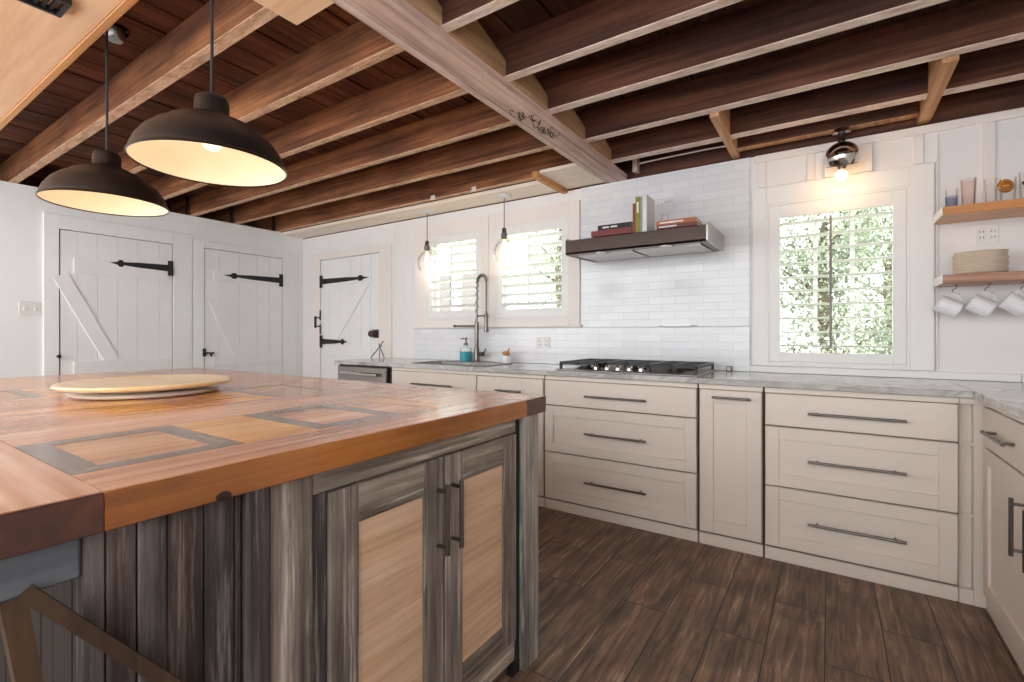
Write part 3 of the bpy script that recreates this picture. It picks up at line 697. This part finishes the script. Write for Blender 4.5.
# right run, facing the room's left: built in a local frame and turned
t = thing('base_cabinet', (.552, 2.78, 0), 'cream base cabinet of the right run, at the photo edge', 'cabinet', 'cream base cabinets', rz=-PI/2)
m = MB(); m.box(.0, 1.25, .0, .58, .062, .882); m.build('body', 'gapshade', t, local=True, smooth=0)
m = MB(); m.box(.0, 1.25, -.006, .03, .0005, .0615, .002); m.build('toe_board', 'cream', t, local=True, smooth=0)
m = MB(); m.box(.0, 1.25, -.012, -.0005, .856, .882); m.build('top_rail', 'cream', t, local=True, smooth=0)
MB().box(1.2505, 1.265, -.006, .58, .0005, .882).build('end_panel', 'cream', t, local=True, smooth=0)
YC_keep = YC; YC = 0
for a, b, hx in ((.03, .62, .552), (.63, 1.245, .69)):
    d = front('drawer', a, b, .692, .852, t, False, y=-.02, local=True); bar_handle((a+.16, -.055, .772), (b-.16, -.055, .772), (0, -.035, 0), d, local=True)
    d = front('door', a, b, .078, .684, t, True, y=-.02, local=True); bar_handle((hx, -.055, .425), (hx, -.055, .615), (0, -.035, 0), d, local=True)
YC = YC_keep
# dishwasher
t = thing('dishwasher', (-3.4, YC, 0), 'stainless dishwasher at the left end of the counter', 'dishwasher')
MB().box(-3.735, -3.085, YC, YC+.58, .09, .882).build('body', 'black', t, smooth=0)
q = MB(); q.box(-3.73, -3.09, 2.768, YC-.0005, .10, .868, .004); dd = q.build('door', 'steel', t)
q = MB(); q.box(-3.66, -3.17, 2.735, 2.767, .795, .822, .006); q.build('handle', 'chrome', dd)
q = MB(); q.box(-3.72, -3.10, YC+.05, YC+.07, .0005, .0895); q.build('toe_board', 'black', t, smooth=0)
q = MB(); q.box(-3.084, -3.038, 2.80, YC+.58, .0005, .882); tag(q.build('filler_panel', 'black', smooth=0), 'black gap filler panel between dishwasher and sink cabinet', 'panel')
# worktop (L-shaped, cut out for the sink)
c = MB(); zt0, zt1 = .884, .915; y0, y1 = 2.752, 3.398
c.box(-3.755, -2.86, y0, y1, zt0, zt1, .003); c.box(-2.86, -2.14, y0, 2.87, zt0, zt1); c.box(-2.86, -2.14, 3.20, y1, zt0, zt1)
c.box(-2.14, .505, y0, y1, zt0, zt1, .003); c.box(.505, XR-.001, 1.5, y1, zt0, zt1, .003)
tag(c.build('countertop', 'marble', smooth=0), 'long grey veined marble worktop turning the corner to the right', 'countertop')
t = thing('sink', (-2.5, 3.03, .70), 'steel undermount sink set in the marble worktop below the windows', 'sink')
s = MB(); s.box(-2.86, -2.14, 2.865, 2.88, .70, .8835); s.box(-2.86, -2.14, 3.19, 3.205, .70, .8835); s.box(-2.86, -2.845, 2.88, 3.19, .70, .8835); s.box(-2.155, -2.14, 2.88, 3.19, .70, .8835); s.box(-2.845, -2.155, 2.88, 3.19, .70, .712)
s.build('basin', 'steel', t, smooth=0)
s = MB(); s.box(-2.88, -2.12, 2.852, 2.872, .9155, .920, .001); s.box(-2.88, -2.12, 3.198, 3.218, .9155, .920, .001); s.box(-2.88, -2.858, 2.872, 3.198, .9155, .920, .001); s.box(-2.142, -2.12, 2.872, 3.198, .9155, .920, .001)
s.build('rim', 'nickel', t, smooth=0)
MB().lathe([(.04, 0), (.04, .004), (0, .004)], (-2.5, 3.03, .712), 20).build('drain', 'chrome', t)

# ------------------------------------------------------------------ things on the counter
fx, fy = -2.535, 3.285
t = thing('kitchen_faucet', (fx, fy, .915), 'tall chrome spring-neck faucet standing behind the sink', 'faucet')
MB().lathe([(0, 0), (.034, 0), (.034, .008), (.024, .014), (.022, .12), (.018, .13), (.018, .34), (.014, .345), (.0, .345)], (fx, fy, .9155), 20).build('column', 'nickel', t)
arc = [(fx, fy, 1.26)]; 
for q in range(13):
    a = PI - q*PI/12
    arc.append((fx+.062+.055*math.cos(a)+.0, fy-.02*(q/12), 1.60+.055*math.sin(a)))
arc[1:1] = [(fx+.002, fy, 1.40), (fx+.005, fy, 1.52)]
arc += [(fx+.117, fy-.02, 1.45), (fx+.115, fy-.02, 1.34)]
MB().tube(arc, .008, 8).build('hose', 'nickel', t)
sp = MB(); L = 0; hel = []
P = [Vector(p) for p in arc[:16]]
tot = 26*6
for i in range(tot):
    u = i/tot*(len(P)-1.001); j = int(u); f = u-j; p = P[j].lerp(P[j+1], f)
    d = (P[j+1]-P[j]).normalized(); a_ = d.cross(Vector((0, 1, 0))).normalized(); b_ = d.cross(a_)
    hel.append(p+a_*.0135*math.cos(i*PI/3)+b_*.0135*math.sin(i*PI/3))
sp.tube(hel, .0028, 5); sp.build('spring', 'nickel', t)
MB().lathe([(0, 0), (.02, 0), (.022, .02), (.014, .06), (.016, .12), (.011, .18), (0, .18)], (fx+.115, fy-.02, 1.17), 16).build('spray_head', 'nickel', t)
m = MB(); m.cyl((fx, fy, 1.225), (fx-.215, fy-.04, 1.225), .0085); m.sphere((fx-.215, fy-.04, 1.225), .013); m.build('filler_spout', 'nickel', t)
m = MB(); m.cyl((fx, fy, 1.31), (fx+.115, fy-.02, 1.31), .006); m.lathe([(.018, 0), (.021, .012), (.018, .024)], (fx+.115, fy-.02, 1.298), 16); m.build('holder_arm', 'nickel', t)
m = MB(); m.cyl((fx, fy, .985), (fx+.085, fy-.02, .985), .017, n=14); m.cyl((fx+.085, fy-.02, .985), (fx+.12, fy-.03, 1.03), .006); m.build('lever', 'nickel', t)
sx, sy = -2.655, 3.285
t = thing('soap_dispenser', (sx, sy, .9155), 'clear pump bottle of teal soap left of the faucet', 'soap dispenser')
MB().lathe([(0, 0), (.05, .001), (.053, .01), (.053, .088), (0, .088)], (sx, sy, .9158), 24).build('soap', 'teal', t)
MB().lathe([(.0545, 0), (.0545, .105), (.045, .12), (.02, .128), (.018, .14)], (sx, sy, .9158), 24).build('bottle', 'glass', t)
m = MB(); m.lathe([(.02, 0), (.02, .02), (.008, .024), (.008, .055), (.016, .058), (.016, .068), (0, .07)], (sx, sy, 1.055), 16); m.cyl((sx, sy, 1.118), (sx-.045, sy-.01, 1.112), .006); m.build('pump', 'nickel', t)
bx_, by_ = -2.215, 3.27
t = thing('brush_holder', (bx_, by_, .9155), 'small white pot with a wooden dish brush right of the faucet', 'pot')
MB().lathe([(0, 0), (.036, 0), (.042, .05), (.04, .062), (.034, .06), (.03, .012), (0, .01)], (bx_, by_, .9158), 24).build('pot', 'ceramic', t)
m = MB(); m.sphere((bx_-.005, by_, .995), .03, sq=(1.2, 1, .7)); m.cyl((bx_, by_, .99), (bx_+.03, by_, 1.035), .008); m.build('brush', 'shelfw', t)
t = thing('twig_ornament', (-3.77, 3.28, .9155), 'thin dark twig figure standing at the left end of the worktop', 'ornament')
m = MB(); m.tube([(-3.85, 3.25, .918), (-3.79, 3.27, .985), (-3.75, 3.28, 1.03), (-3.70, 3.28, 1.085)], .005, 6); m.tube([(-3.71, 3.3, .918), (-3.755, 3.285, 1.02), (-3.765, 3.28, 1.06)], .005, 6); m.tube([(-3.79, 3.31, .918), (-3.765, 3.285, 1.0)], .004, 6); m.tube([(-3.755, 3.28, 1.03), (-3.72, 3.275, 1.035)], .004, 6)
m.build('twig', 'iron', t)
tag(MB().box(-.556, -.525, 3.33, 3.36, .9158, .95, .004).build('salt_box', 'nickel'), 'tiny grey metal box against the tile right of the cooktop', 'box')
q = MB(); q.prism([(-1.0, 3.3745), (-.74, 3.3745), (-.78, 3.34), (-.96, 3.335)], 1.2085, 1.213, 2)
tag(q.build('ledge_tray', 'steel', smooth=0), 'thin grey metal tray on the tile ledge above the cooktop', 'tray')

# cooktop
t = thing('cooktop', (-1.06, 3.07, .9155), 'stainless gas cooktop with black grates set in the worktop', 'cooktop')
MB().box(-1.512, -.615, 2.812, 3.33, .9157, .924, .003).build('base_plate', 'steel', t, smooth=0)
bc = [(-1.36, 2.95), (-1.36, 3.2), (-1.06, 3.12), (-.77, 2.95), (-.77, 3.2)]
for x, y in bc:
    m = MB(); m.lathe([(.055, 0), (.052, .01), (.035, .012), (.035, .02), (0, .022)], (x, y, .924), 20); m.build('burner', 'black', t)
for x0, x1 in ((-1.50, -1.215), (-1.205, -.92), (-.91, -.625)):
    m = MB(); ya, yb = (2.84, 3.315) if abs(x0+1.205) > .01 else (2.93, 3.315)
    z0, z1 = .956, .973; b = .0075
    for x in (x0+b, (x0+x1)/2, x1-b): m.box(x-b, x+b, ya, yb, z0, z1, .002)
    for y in (ya+b, ya*.75+yb*.25, (ya+yb)/2, ya*.25+yb*.75, yb-b): m.box(x0, x1, y-b, y+b, z0, z1, .002)
    for x in (x0+b, x1-b):
        for y in (ya+b, yb-b): m.box(x-b, x+b, y-b, y+b, .9242, z0)
    m.build('grate', 'black', t, smooth=0)
for i in range(5):
    x = -1.245+.073*i; y = 2.86
    m = MB(); m.lathe([(.026, 0), (.024, .004), (.019, .006), (.017, .032), (.014, .036), (0, .036)], (x, y, .924), 18); m.box(x-.003, x+.003, y-.016, y+.016, .958, .964, .001)
    m.build('knob', 'chrome', t)

# ------------------------------------------------------------------ range hood and what stands on it
t = thing('range_hood', (-1.04, 3.15, 1.69), 'slim stainless range hood on the tiled wall with books on top', 'range hood')
hx0, hx1 = -1.488, -.585; hy0, hy1 = 2.90, YB-.013
MB().prism([(hy0, 1.70), (hy0+.012, 1.688), (hy1, 1.70), (hy1, 1.80), (hy0+.02, 1.786), (hy0, 1.778)], hx0+.004, hx1-.004, 0).build('body', 'hoodsteel', t, smooth=0)
for a, b in ((hx0, hx0+.004), (hx1-.004, hx1+.006)):
    MB().prism([(hy0-.002, 1.69), (hy0+.03, 1.684), (hy1, 1.696), (hy1, 1.80), (hy0+.03, 1.798), (hy0-.002, 1.782)], a, b, 0).build('end_cap', 'steel', t, smooth=0)
for a, b in ((hx0+.06, -1.05), (-1.03, hx1-.05)):
    m = MB(); m.prism([(hy0+.07, 1.682), (hy1-.08, 1.690), (hy1-.08, 1.696), (hy0+.07, 1.6885)], a, b, 0); m.build('filter', 'steel', t, smooth=0)
m = MB()
for x in (-1.25, -.83): m.lathe([(0, 0), (.035, 0), (.035, .006)], (x, 2.945, 1.6835), 20)
m.build('lamp_lens', 'white_plastic', t)
m = MB()
for i in range(3): m.box(-1.10+.03*i, -1.082+.03*i, hy0-.002, hy0+.001, 1.70, 1.708)
m.build('buttons', 'black', t)
def book(name_lab, x0, x1, y0, y1, z0, z1, col, spine='y', page='#e8e0d0', group=None, T=None, marks=None):
    """cover boards with a page block; spine faces the camera (-y)"""
    cm = plain('book_cover_'+col[1:], col, .5, var=.06)
    pm = M.setdefault('pages', plain('book_pages', '#e9e2d3', .8, var=.05, nscale=80))
    flat = (z1-z0) < (x1-x0) and (z1-z0) < .06
    t = thing('book', ((x0+x1)/2, (y0+y1)/2, z0), name_lab, 'book', group)
    m = MB(); th = .003
    if flat:
        m.box(x0, x1, y0, y1, z0, z0+th); m.box(x0, x1, y0, y1, z1-th, z1); m.box(x0, x1, y0, y0+th, z0+th, z1-th)
        c = m.build('cover', cm, t, smooth=0)
        MB().box(x0+.003, x1-.003, y0+th, y1-.004, z0+th, z1-th).build('pages', pm, t, smooth=0)
        if marks:
            q = MB()
            for a, b in marks: q.box(x0+(x1-x0)*a, x0+(x1-x0)*b, y0-.0008, y0, z0+(z1-z0)*.35, z0+(z1-z0)*.65)
            q.build('spine_print', M['white_plastic'], c, smooth=0)
    else:
        m.box(x0, x0+th, y0, y1, z0, z1); m.box(x1-th, x1, y0, y1, z0, z1); m.box(x0+th, x1-th, y0, y0+th, z0, z1)
        c = m.build('cover', cm, t, smooth=0)
        MB().box(x0+th, x1-th, y0+th, y1-.004, z0+.003, z1-.003).build('pages', pm, t, smooth=0)
        if marks:
            q = MB()
            for a, b in marks: q.box(x0+(x1-x0)*.3, x1-(x1-x0)*.3, y0-.0008, y0, z0+(z1-z0)*a, z0+(z1-z0)*b)
            q.build('spine_print', M['white_plastic'], c, smooth=0)
    return t
hz = 1.801; G = 'cookbooks on the range hood'
book('dark red book lying flat at the bottom left of the range hood', -1.33, -1.055, 2.97, 3.17, hz, 1.838, '#7a2f28', group=G)
book('black book lying flat on top of the dark red book', -1.285, -1.06, 2.975, 3.16, 1.8385, 1.872, '#17171a', group=G, marks=[(.15, .35), (.4, .6)])
xx = -1.05
for lab, wd, h, col, mk in (('red upright book leftmost of the standing books on the hood', .018, .185, '#8c3a22', None), ('olive green upright book standing second on the hood', .03, .225, '#8a8a2c', [(.55, .85)]),
        ('pale grey-green upright book standing third on the hood', .014, .222, '#8f9a86', None), ('white upright book standing rightmost on the hood', .03, .23, '#dfe0e2', [(.3, .6)])):
    book(lab, xx, xx+wd-.0015, 2.985, 3.15, hz, hz+h, col, group=G, marks=mk); xx += wd
book('brown book lying flat lowest of the right pile on the hood', -.895, -.655, 2.975, 3.17, hz, 1.824, '#6b3a2a', group=G, marks=[(.05, .5)])
book('orange-brown book lying flat topmost of the right pile on the hood', -.90, -.665, 2.98, 3.16, 1.8245, 1.852, '#b0633f', group=G, marks=[(.1, .7)])
# glass cruet with white blossom sprig
cxx, cyy = -.925, 3.05
t = thing('glass_vase', (cxx, cyy, hz), 'small clear glass vase with a pale sprig beside the standing books', 'vase')
cxx = -.918; cyy = 3.24
t.location = (cxx, cyy, hz)
MB().lathe([(0, 0), (.035, .001), (.042, .03), (.04, .08), (.022, .13), (.02, .15), (.027, .16)], (cxx, cyy, hz), 24).build('vase', 'glass', t)
m = MB(); random.seed(5)
for i in range(9):
    a = i*.7; r_ = .02+.02*random.random(); top = (cxx+r_*math.cos(a)*1.4, cyy+r_*math.sin(a), hz+.2+.05*random.random())
    m.tube([(cxx, cyy, hz+.02), (cxx+.3*r_*math.cos(a), cyy+.3*r_*math.sin(a), hz+.14), top], .0015, 5); m.sphere(top, .009, n=8)
m.build('sprig', 'shutter', t)

# ------------------------------------------------------------------ shelves right of the window
def shelf(z0, z1, mat, label):
    t = thing('wall_shelf', (.8, 3.27, z0), label, 'shelf')
    m = MB(); m.box(.462, XR-.002, 3.14, YB-.004, z0, z1, .003); m.build('board', mat, t, smooth=0)
    m = MB(); m.box(.4575, .462, 3.142, YB-.006, z0+.001, z1-.001); m.build('painted_end', 'shutter', t, smooth=0)
    return t
sU = shelf(1.738, 1.78, 'shelfw', 'upper orange-brown wooden wall shelf holding drinking glasses')
sL = shelf(1.403, 1.446, 'shelfw2', 'lower reddish wooden wall shelf with plates on it and mugs below')
# plates
px, py = .62, 3.27; prof = [(0, .003), (.06, .003), (.066, .0), (.07, .0), (.085, .006), (.098, .0125), (.1005, .0135), (.0995, .0155), (.084, .009), (.068, .006), (0, .006)]
pm = None
for i in range(10):
    lab = 'cream plate at the bottom of the stack on the lower shelf' if i == 0 else ('cream plate at the top of the stack on the lower shelf' if i == 9 else 'cream plate in the stack on the lower shelf, %s from the bottom' % ORD[i])
    if pm is None:
        pm = MB().lathe(prof, (px, py, 1.4463), 40).build('dinner_plate', 'plate', loc=(px, py, 1.4463)); o = pm
    else:
        o = pm.copy(); COL.objects.link(o)
    o.location = (px+.003*math.sin(i*2.3), py+.002*math.cos(i*1.7), 1.4463+i*.0110); o.rotation_euler = (0, 0, i*.8)
    tag(o, lab, 'plate', 'plates stacked on the lower shelf')
# mugs on hooks
def mug(x, label, idx):
    y = 3.25; zt = 1.403
    h = MB(); pts = [(x, y, zt)]
    for q in range(9):
        a = PI/2 + q*PI*1.25/8
        pts.append((x+.016*math.cos(a)+.0, y, zt-.034+.016*math.sin(a)))
    h.tube(pts, .0022, 6); h.lathe([(.008, 0), (.006, -.004)], (x, y, zt-.0005), 12)
    hk = h.build('mug_hook', 'nickel', sL)
    t = thing('coffee_mug', (x, y, zt-.13), label, 'mug', 'white mugs hanging under the lower shelf')
    # body axis tilted, hanging by the handle
    T = Matrix.Translation((x-.006, y, zt-.066)) @ Matrix.Rotation(math.radians(-62+4*idx), 4, 'Y') @ Matrix.Rotation(0, 4, 'Z')
    body = [(0, -.046), (.037, -.046), (.042, -.04), (.043, .046), (.0405, .046), (.0395, -.037), (0, -.041)]
    T2 = T @ Matrix.Translation((-.05, 0, 0))
    MB().lathe(body, n=32, T=T2).build('body', 'ceramic', t)
    hp = [(-.009, 0, .028), (.006, 0, .03), (.017, 0, .018), (.019, 0, 0), (.015, 0, -.018), (.005, 0, -.028), (-.01, 0, -.027)]
    MB().tube(hp, .0048, 8, T=T).build('handle', 'ceramic', t)
mug(.53, 'white mug hanging under the lower shelf, nearest to the window', 0)
mug(.65, 'white mug hanging under the lower shelf, middle of three', 1)
mug(.775, 'white mug hanging under the lower shelf, at the photo edge', 2)
def tumbler(x, y, r, h, label, name='drinking_glass', tint='glass', group='glasses on the upper shelf'):
    t = thing(name, (x, y, 1.7803), label, 'glass', group)
    MB().lathe([(0, .0), (r*.78, 0), (r*.82, .004), (r, h), (r-.002, h), (r*.8, .012), (0, .01)], (x, y, 1.7803), 28).build('tumbler', tint, t)
    return t
t = tumbler(.52, 3.30, .026, .115, 'small glass with a blue print at the left end of the upper shelf')
MB().lathe([(.0235, .02), (.0258, .08)], (.52, 3.30, 1.7806), 28).build('blue_print', 'glassblue', t)
t = tumbler(.575, 3.25, .030, .145, 'tall pinkish glass second from the left on the upper shelf', tint='glasspink')
tumbler(.657, 3.26, .024, .135, 'narrow clear glass between the pink glass and the amber emblem')
t = tumbler(.71, 3.23, .031, .12, 'short glass bearing a round amber emblem on the upper shelf')
Te = Matrix.Translation((.695, 3.197, 1.858)) @ Matrix.Rotation(math.radians(12), 4, 'Z') @ Matrix.Rotation(PI/2, 4, 'X')
e = MB().lathe([(0, .006), (.022, .005), (.030, .002), (.032, 0), (0, -.001)], n=32, T=Te).build('emblem', 'amber', t)
m = MB(); m.lathe([(.0235, .0048), (.0245, .0062), (.0255, .0048)], n=32, T=Te); m.box(-.012, .012, -.003, .003, .004, .0072, T=Te)
m.build('emblem_relief', 'amberlight', e)
t = tumbler(.785, 3.27, .030, .15, 'clear glass with a dark green leafy print at the photo edge')
m = MB(); random.seed(9)
for i in range(7):
    a = -2.2+.25*i; z = 1.7803+.07+.05*random.random()
    m.sphere((.785+.0295*math.cos(a), 3.27+.0295*math.sin(a), z), .007, n=8, sq=(1, 1, 1.3))
m.build('leaf_print', 'greenprint', t)

# ------------------------------------------------------------------ kitchen island
ix1, iy0, iy1, ix0 = -.846, -.06, 1.50, -3.47; zt0, zt1 = .878, .934
isl = thing('kitchen_island', (-2.1, .75, 0), 'big kitchen island of weathered planks with a glossy patchwork wood top', 'island')
mats = ['t_redY', 't_redX', 't_orangeY', 't_orangeX', 't_grey', 't_greyX', 't_tan', 't_edge', 't_end']
tp = MB(); e = .0006
def piece(mi, x0, x1, y0, y1, dz=0): tp.m(mi).box(x0+e, x1-e, y0+e, y1-e, zt0+.006, zt1-dz)
ya, yb = .247, 1.371
# edge boards: amber faces along the long right side, dark end boards
tp.m(7).box(ix1-.006, ix1, ya, yb, zt0, zt1-.0008, .0015); piece(0, -.988, ix1-.006, ya, yb)
tp.m(8).box(ix1-.006, ix1, yb, iy1, zt0, zt1-.0008, .0015); tp.m(8).box(ix1-.006, ix1, iy0, ya, zt0, zt1-.0008, .0015)
piece(1, ix0, ix1-.006, yb, iy1-.006); piece(1, ix0, ix1-.006, iy0+.006, ya)
tp.m(8).box(ix0, ix1-.006, iy1-.006, iy1, zt0, zt1-.0008); tp.m(8).box(ix0, ix1-.006, iy0, iy0+.006, zt0, zt1-.0008)
def panel(x0, x1, y0, y1, b=.045, inner=6):
    piece(4, x0, x0+b, y0, y1); piece(4, x1-b, x1, y0, y1); piece(5, x0+b, x1-b, y0, y0+b); piece(5, x0+b, x1-b, y1-b, y1); piece(inner, x0+b, x1-b, y0+b, y1-b, .0008)
colx = [(-1.335, -.988, 0), (-1.62, -1.335, 'r'), (-2.02, -1.62, 1), (-2.30, -2.02, 'r'), (-2.70, -2.30, 0), (-2.95, -2.70, 'r'), (-3.30, -2.95, 1), (ix0, -3.30, 'r')]
for x0, x1, kind in colx:
    if kind == 'r': piece(0, x0, x1, ya, yb); continue
    if kind == 0:
        panel(x0, x1, ya, .515); piece(2, x0, x1, .515, .685); panel(x0, x1, .685, .945, inner=0); piece(0, x0, x1, .945, 1.05); piece(3, x0, x1, 1.05, 1.15); piece(0, x0, x1, 1.15, yb)
    else:
        piece(0, x0, x1, ya, .50); piece(2, x0, x1, .50, .66); piece(0, x0, x1, .66, .82); piece(2, x0, x1, .82, .95); panel(x0, x1, .95, 1.22); piece(1, x0, x1, 1.22, yb)
tp.m(8).box(ix0+.03, ix1-.02, iy0+.02, iy1-.02, zt0, zt0+.0055)
# dark knot holes in the amber edge
tp.build('tabletop', mats, isl, smooth=0)
M['knot'] = plain('charred_knot', '#23120a', .5, var=.3, nscale=60)
for y, r_, z in ((.405, .013, .884), (.93, .005, .882)): MB().sphere((ix1+.0003, y, z), r_, sq=(.08, 1, .62), n=14).build('knot', 'knot', isl)
bx0, bx1, by0, by1 = -3.15, -.885, .232, 1.47
MB().box(bx0+.03, bx1-.03, .36, by1-.03, .07, .872).build('carcass', 'barnd2', isl, smooth=0)
cl = MB(); random.seed(11)
# right side planks between the near corner and the post
y = by0
for i, wd in enumerate((.028, .038, .04, .055, .05, .035)):
    if y > .45: break
    cl.m(i % 2).box(bx1-.028, bx1+random.uniform(-.004, .003), y+.001, min(y+wd, .455)-.0012, .02, .8775, .0015); y += wd
# near end and far end planks
x = bx1-.032
k_ = 0
while x > bx0+.03:
    wd = random.uniform(.09, .14); x2 = max(x-wd, bx0+.03)
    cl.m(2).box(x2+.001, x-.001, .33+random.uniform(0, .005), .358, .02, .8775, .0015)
    cl.m((k_+1) % 2).box(x2+.001, x-.001, by1-.028, by1-random.uniform(0, .005), .02, .8775, .0015)
    x = x2; k_ += 1
y = by0
while y < by1:
    wd = random.uniform(.09, .14); y2 = min(y+wd, by1); cl.m(k_ % 2).box(bx0, bx0+.029, y+.001, y2-.001, .02, .8775, .0015); y = y2; k_ += 1
M['kneeshade'] = wood('shaded_dark_knee_plank', ('#100b08', '#231913', '#33261d'), 2, .8, 1.5)  # dark brown boards, coloured darker still for the shade under the overhang
cl.build('cladding', ['barnd', 'barnd2', 'kneeshade'], isl, smooth=0)
MB().box(bx1-.028, -.868, .457, .500, .0, .8775, .004).build('corner_post', 'barnd', isl, smooth=0)
MB().box(bx1-.028, -.874, .5005, .592, .02, .8775, .003).build('wide_stile', 'barn', isl, smooth=0)
MB().box(bx1-.028, -.876, .593, 1.348, .826, .8775, .003).build('top_rail', 'barny', isl, smooth=0)
MB().box(bx1-.028, -.880, .593, 1.348, .065, .132, .003).build('bottom_rail', 'barny', isl, smooth=0)
MB().box(bx1-.028, -.880, .593, .627, .132, .826, .002).build('hinge_stile', 'barnd', isl, smooth=0)
MB().box(bx1-.10, bx1-.06, .60, 1.35, .0, .065).build('toe_board', 'black', isl, smooth=0)
MB().box(-.96, -.868, 1.392, 1.487, .0, .8775, .004).build('far_post', 'postblue', isl, smooth=0)
MB().box(bx1-.026, bx1-.004, 1.3485, 1.391, .0, .8775).build('shadow_gap', 'iron', isl, smooth=0)
for y0, y1, hy in ((.63, .984, .961), (.992, 1.345, 1.018)):
    m = MB(); xa, xb, z0, z1, f = bx1-.0045, -.872, .137, .822, .074
    m.m(0).box(xa, xb, y0, y0+f, z0, z1, .002); m.box(xa, xb, y1-f, y1, z0, z1, .002)
    m.m(1).box(xa, xb, y0+f, y1-f, z1-.085, z1, .002); m.box(xa, xb, y0+f, y1-f, z0, z0+.075, .002)
    d = m.build('door', ['barn', 'barny'], isl, smooth=0)
    MB().box(xa, xb-.007, y0+f-.003, y1-f+.003, z0+.073, z1-.083).build('door_panel', 'doorpanel', d, smooth=0)
    bar_handle((-.838, hy, .573), (-.838, hy, .757), (.034, 0, 0), d)
# apron and braces under the near overhang
MB().box(-.93, -.878, -.03, .2305, .812, .8775, .004).build('apron', 'aprong', isl, smooth=0)
def bar(p0, p1, wx, wd, name, mat):
    """square timber between two points; wx is half-thickness in x, wd half-width across"""
    p0, p1 = Vector(p0), Vector(p1); d = (p1-p0).normalized(); a = Vector((1, 0, 0)); b = d.cross(a).normalized()
    m = MB(); vs = []
    for p in (p0, p1): vs += [m.bm.verts.new(p+a*sx_*wx+b*sy_*wd) for sx_, sy_ in ((-1, -1), (1, -1), (1, 1), (-1, 1))]
    fs = [m.bm.faces.new([vs[i] for i in q]) for q in ((0, 1, 2, 3), (7, 6, 5, 4), (0, 4, 5, 1), (1, 5, 6, 2), (2, 6, 7, 3), (3, 7, 4, 0))]
    bmesh.ops.recalc_face_normals(m.bm, faces=fs)
    return m.build(name, mat, isl, smooth=0)
bar((-.895, .163, .812), (-.875, .27, .0), .014, .0125, 'support_leg', 'brace')
bar((-.862, .172, .822), (-.862, .40, .52), .010, .009, 'knee_brace', 'brace')

# lazy susan
lx, ly = -2.13, .755
t = thing('lazy_susan', (lx, ly, .934), 'big round pale wood turntable on the island top', 'turntable')
MB().lathe([(0, .0), (.19, .0), (.225, .004), (.235, .012), (.22, .016), (0, .016)], (lx, ly, .9345), 56).build('base_disc', 'ceramic', t)
MB().lathe([(.08, .0), (.08, .012)], (lx, ly, .9502), 32).build('bearing', 'steel', t)
MB().lathe([(0, 0), (.235, 0), (.262, .006), (.269, .014), (.267, .018), (.258, .021), (.24, .018), (0, .017)], (lx, ly, .9617), 64).build('top_disc', 'susan', t)

# ------------------------------------------------------------------ outside the windows
M['lawn'] = plain('pale_grass', '#9cae7c', .9, var=.25, nscale=30)  # even pale green, varied by noise
struct(MB().box(-16, 14, YB+.13, 22, -.4, -.32).build('ground', 'lawn', smooth=0))
M['bark'] = plain('tree_bark', '#6a5a4a', .9, var=.3, nscale=20)
def leaf_mat(name, a, b):
    m, nt, bs = new_mat(name); bs.inputs['Roughness'].default_value = .55
    no = N(nt, 'ShaderNodeTexNoise'); no.inputs['Scale'].default_value = 5; nt.links.new(coords(nt), no.inputs['Vector'])
    r = ramp(nt, [(.35, srgb(a)), (.65, srgb(b))]); nt.links.new(no.outputs['Fac'], r.inputs[0]); nt.links.new(r.outputs[0], bs.inputs['Base Color'])
    return m
M['leaf'] = leaf_mat('tree_leaves', '#6d7660', '#c3cab2')
def tree(x, y, base, h, rad, n, label, zc=.6, size=.05, seed=1):
    random.seed(seed)
    t = thing('tree', (x, y, base), label, 'tree', 'trees outside the windows')
    tr = MB(); tr.tube([(x, y, base), (x+.05, y, base+h*.35), (x-.04, y, base+h*.65), (x, y, base+h*.85)], [.1, .08, .06, .03], 8)
    for i in range(6):
        a = i*1.1; z = base+h*(.35+.08*i)
        tr.tube([(x, y, z), (x+.6*rad*math.cos(a), y+.6*rad*math.sin(a), z+.35)], [.035, .012], 6)
    tr.build('trunk', 'bark', t)
    f = MB(); cl_ = [(random.gauss(0, rad*.5), random.gauss(0, rad*.5), random.uniform(-.42, .42)*h) for _ in range(70)]
    for i in range(n):
        c = random.choice(cl_); p = Vector((x+c[0]+random.gauss(0, .17), y+c[1]+random.gauss(0, .17), base+h*zc+c[2]+random.gauss(0, .15)))
        if p.z < base+.1: p.z = base+.1+random.random()*.3
        s_ = size*random.uniform(.6, 1.3)
        T = Matrix.Translation(p) @ Matrix.Rotation(random.uniform(0, 6.28), 4, 'Z') @ Matrix.Rotation(random.uniform(-1.2, 1.2), 4, 'X')
        vs = [f.bm.verts.new(T @ Vector(q)) for q in ((-s_*.35, 0, 0), (0, -s_*.6, .01), (s_*.35, 0, 0), (0, s_*.6, .01))]
        f.bm.faces.new(vs)
    f.build('foliage', 'leaf', t, smooth=0)
tree(-.05, 6.4, -.32, 3.2, .75, 17000, 'leafy green tree seen through the left half of the right window', seed=2)
tree(.75, 9.0, -.32, 3.4, .85, 15000, 'leafy pale green tree behind the right half of the right window', zc=.55, seed=4)
tree(-4.0, 7.6, -.32, 4.0, .9, 6000, 'green tree seen through the right sink window', zc=.7, seed=6)
h = thing('house', (-7.6, 9.6, -.32), 'pale neighbouring house seen between the louvers of the left sink window', 'house')
MB().box(-9.6, -5.9, 9, 11, -.32, 3.0).build('wall', 'shutter', h, smooth=0)
MB().prism([(-9.8, 3.0), (-5.7, 3.0), (-7.75, 4.2)], 8.9, 11.1, 1).build('roof', 'wall', h, smooth=0)
for a in (-8.6, -7.45): MB().box(a, a+.85, 8.97, 8.9995, 1.0, 2.6).build('window', 'nickel', h, smooth=0)
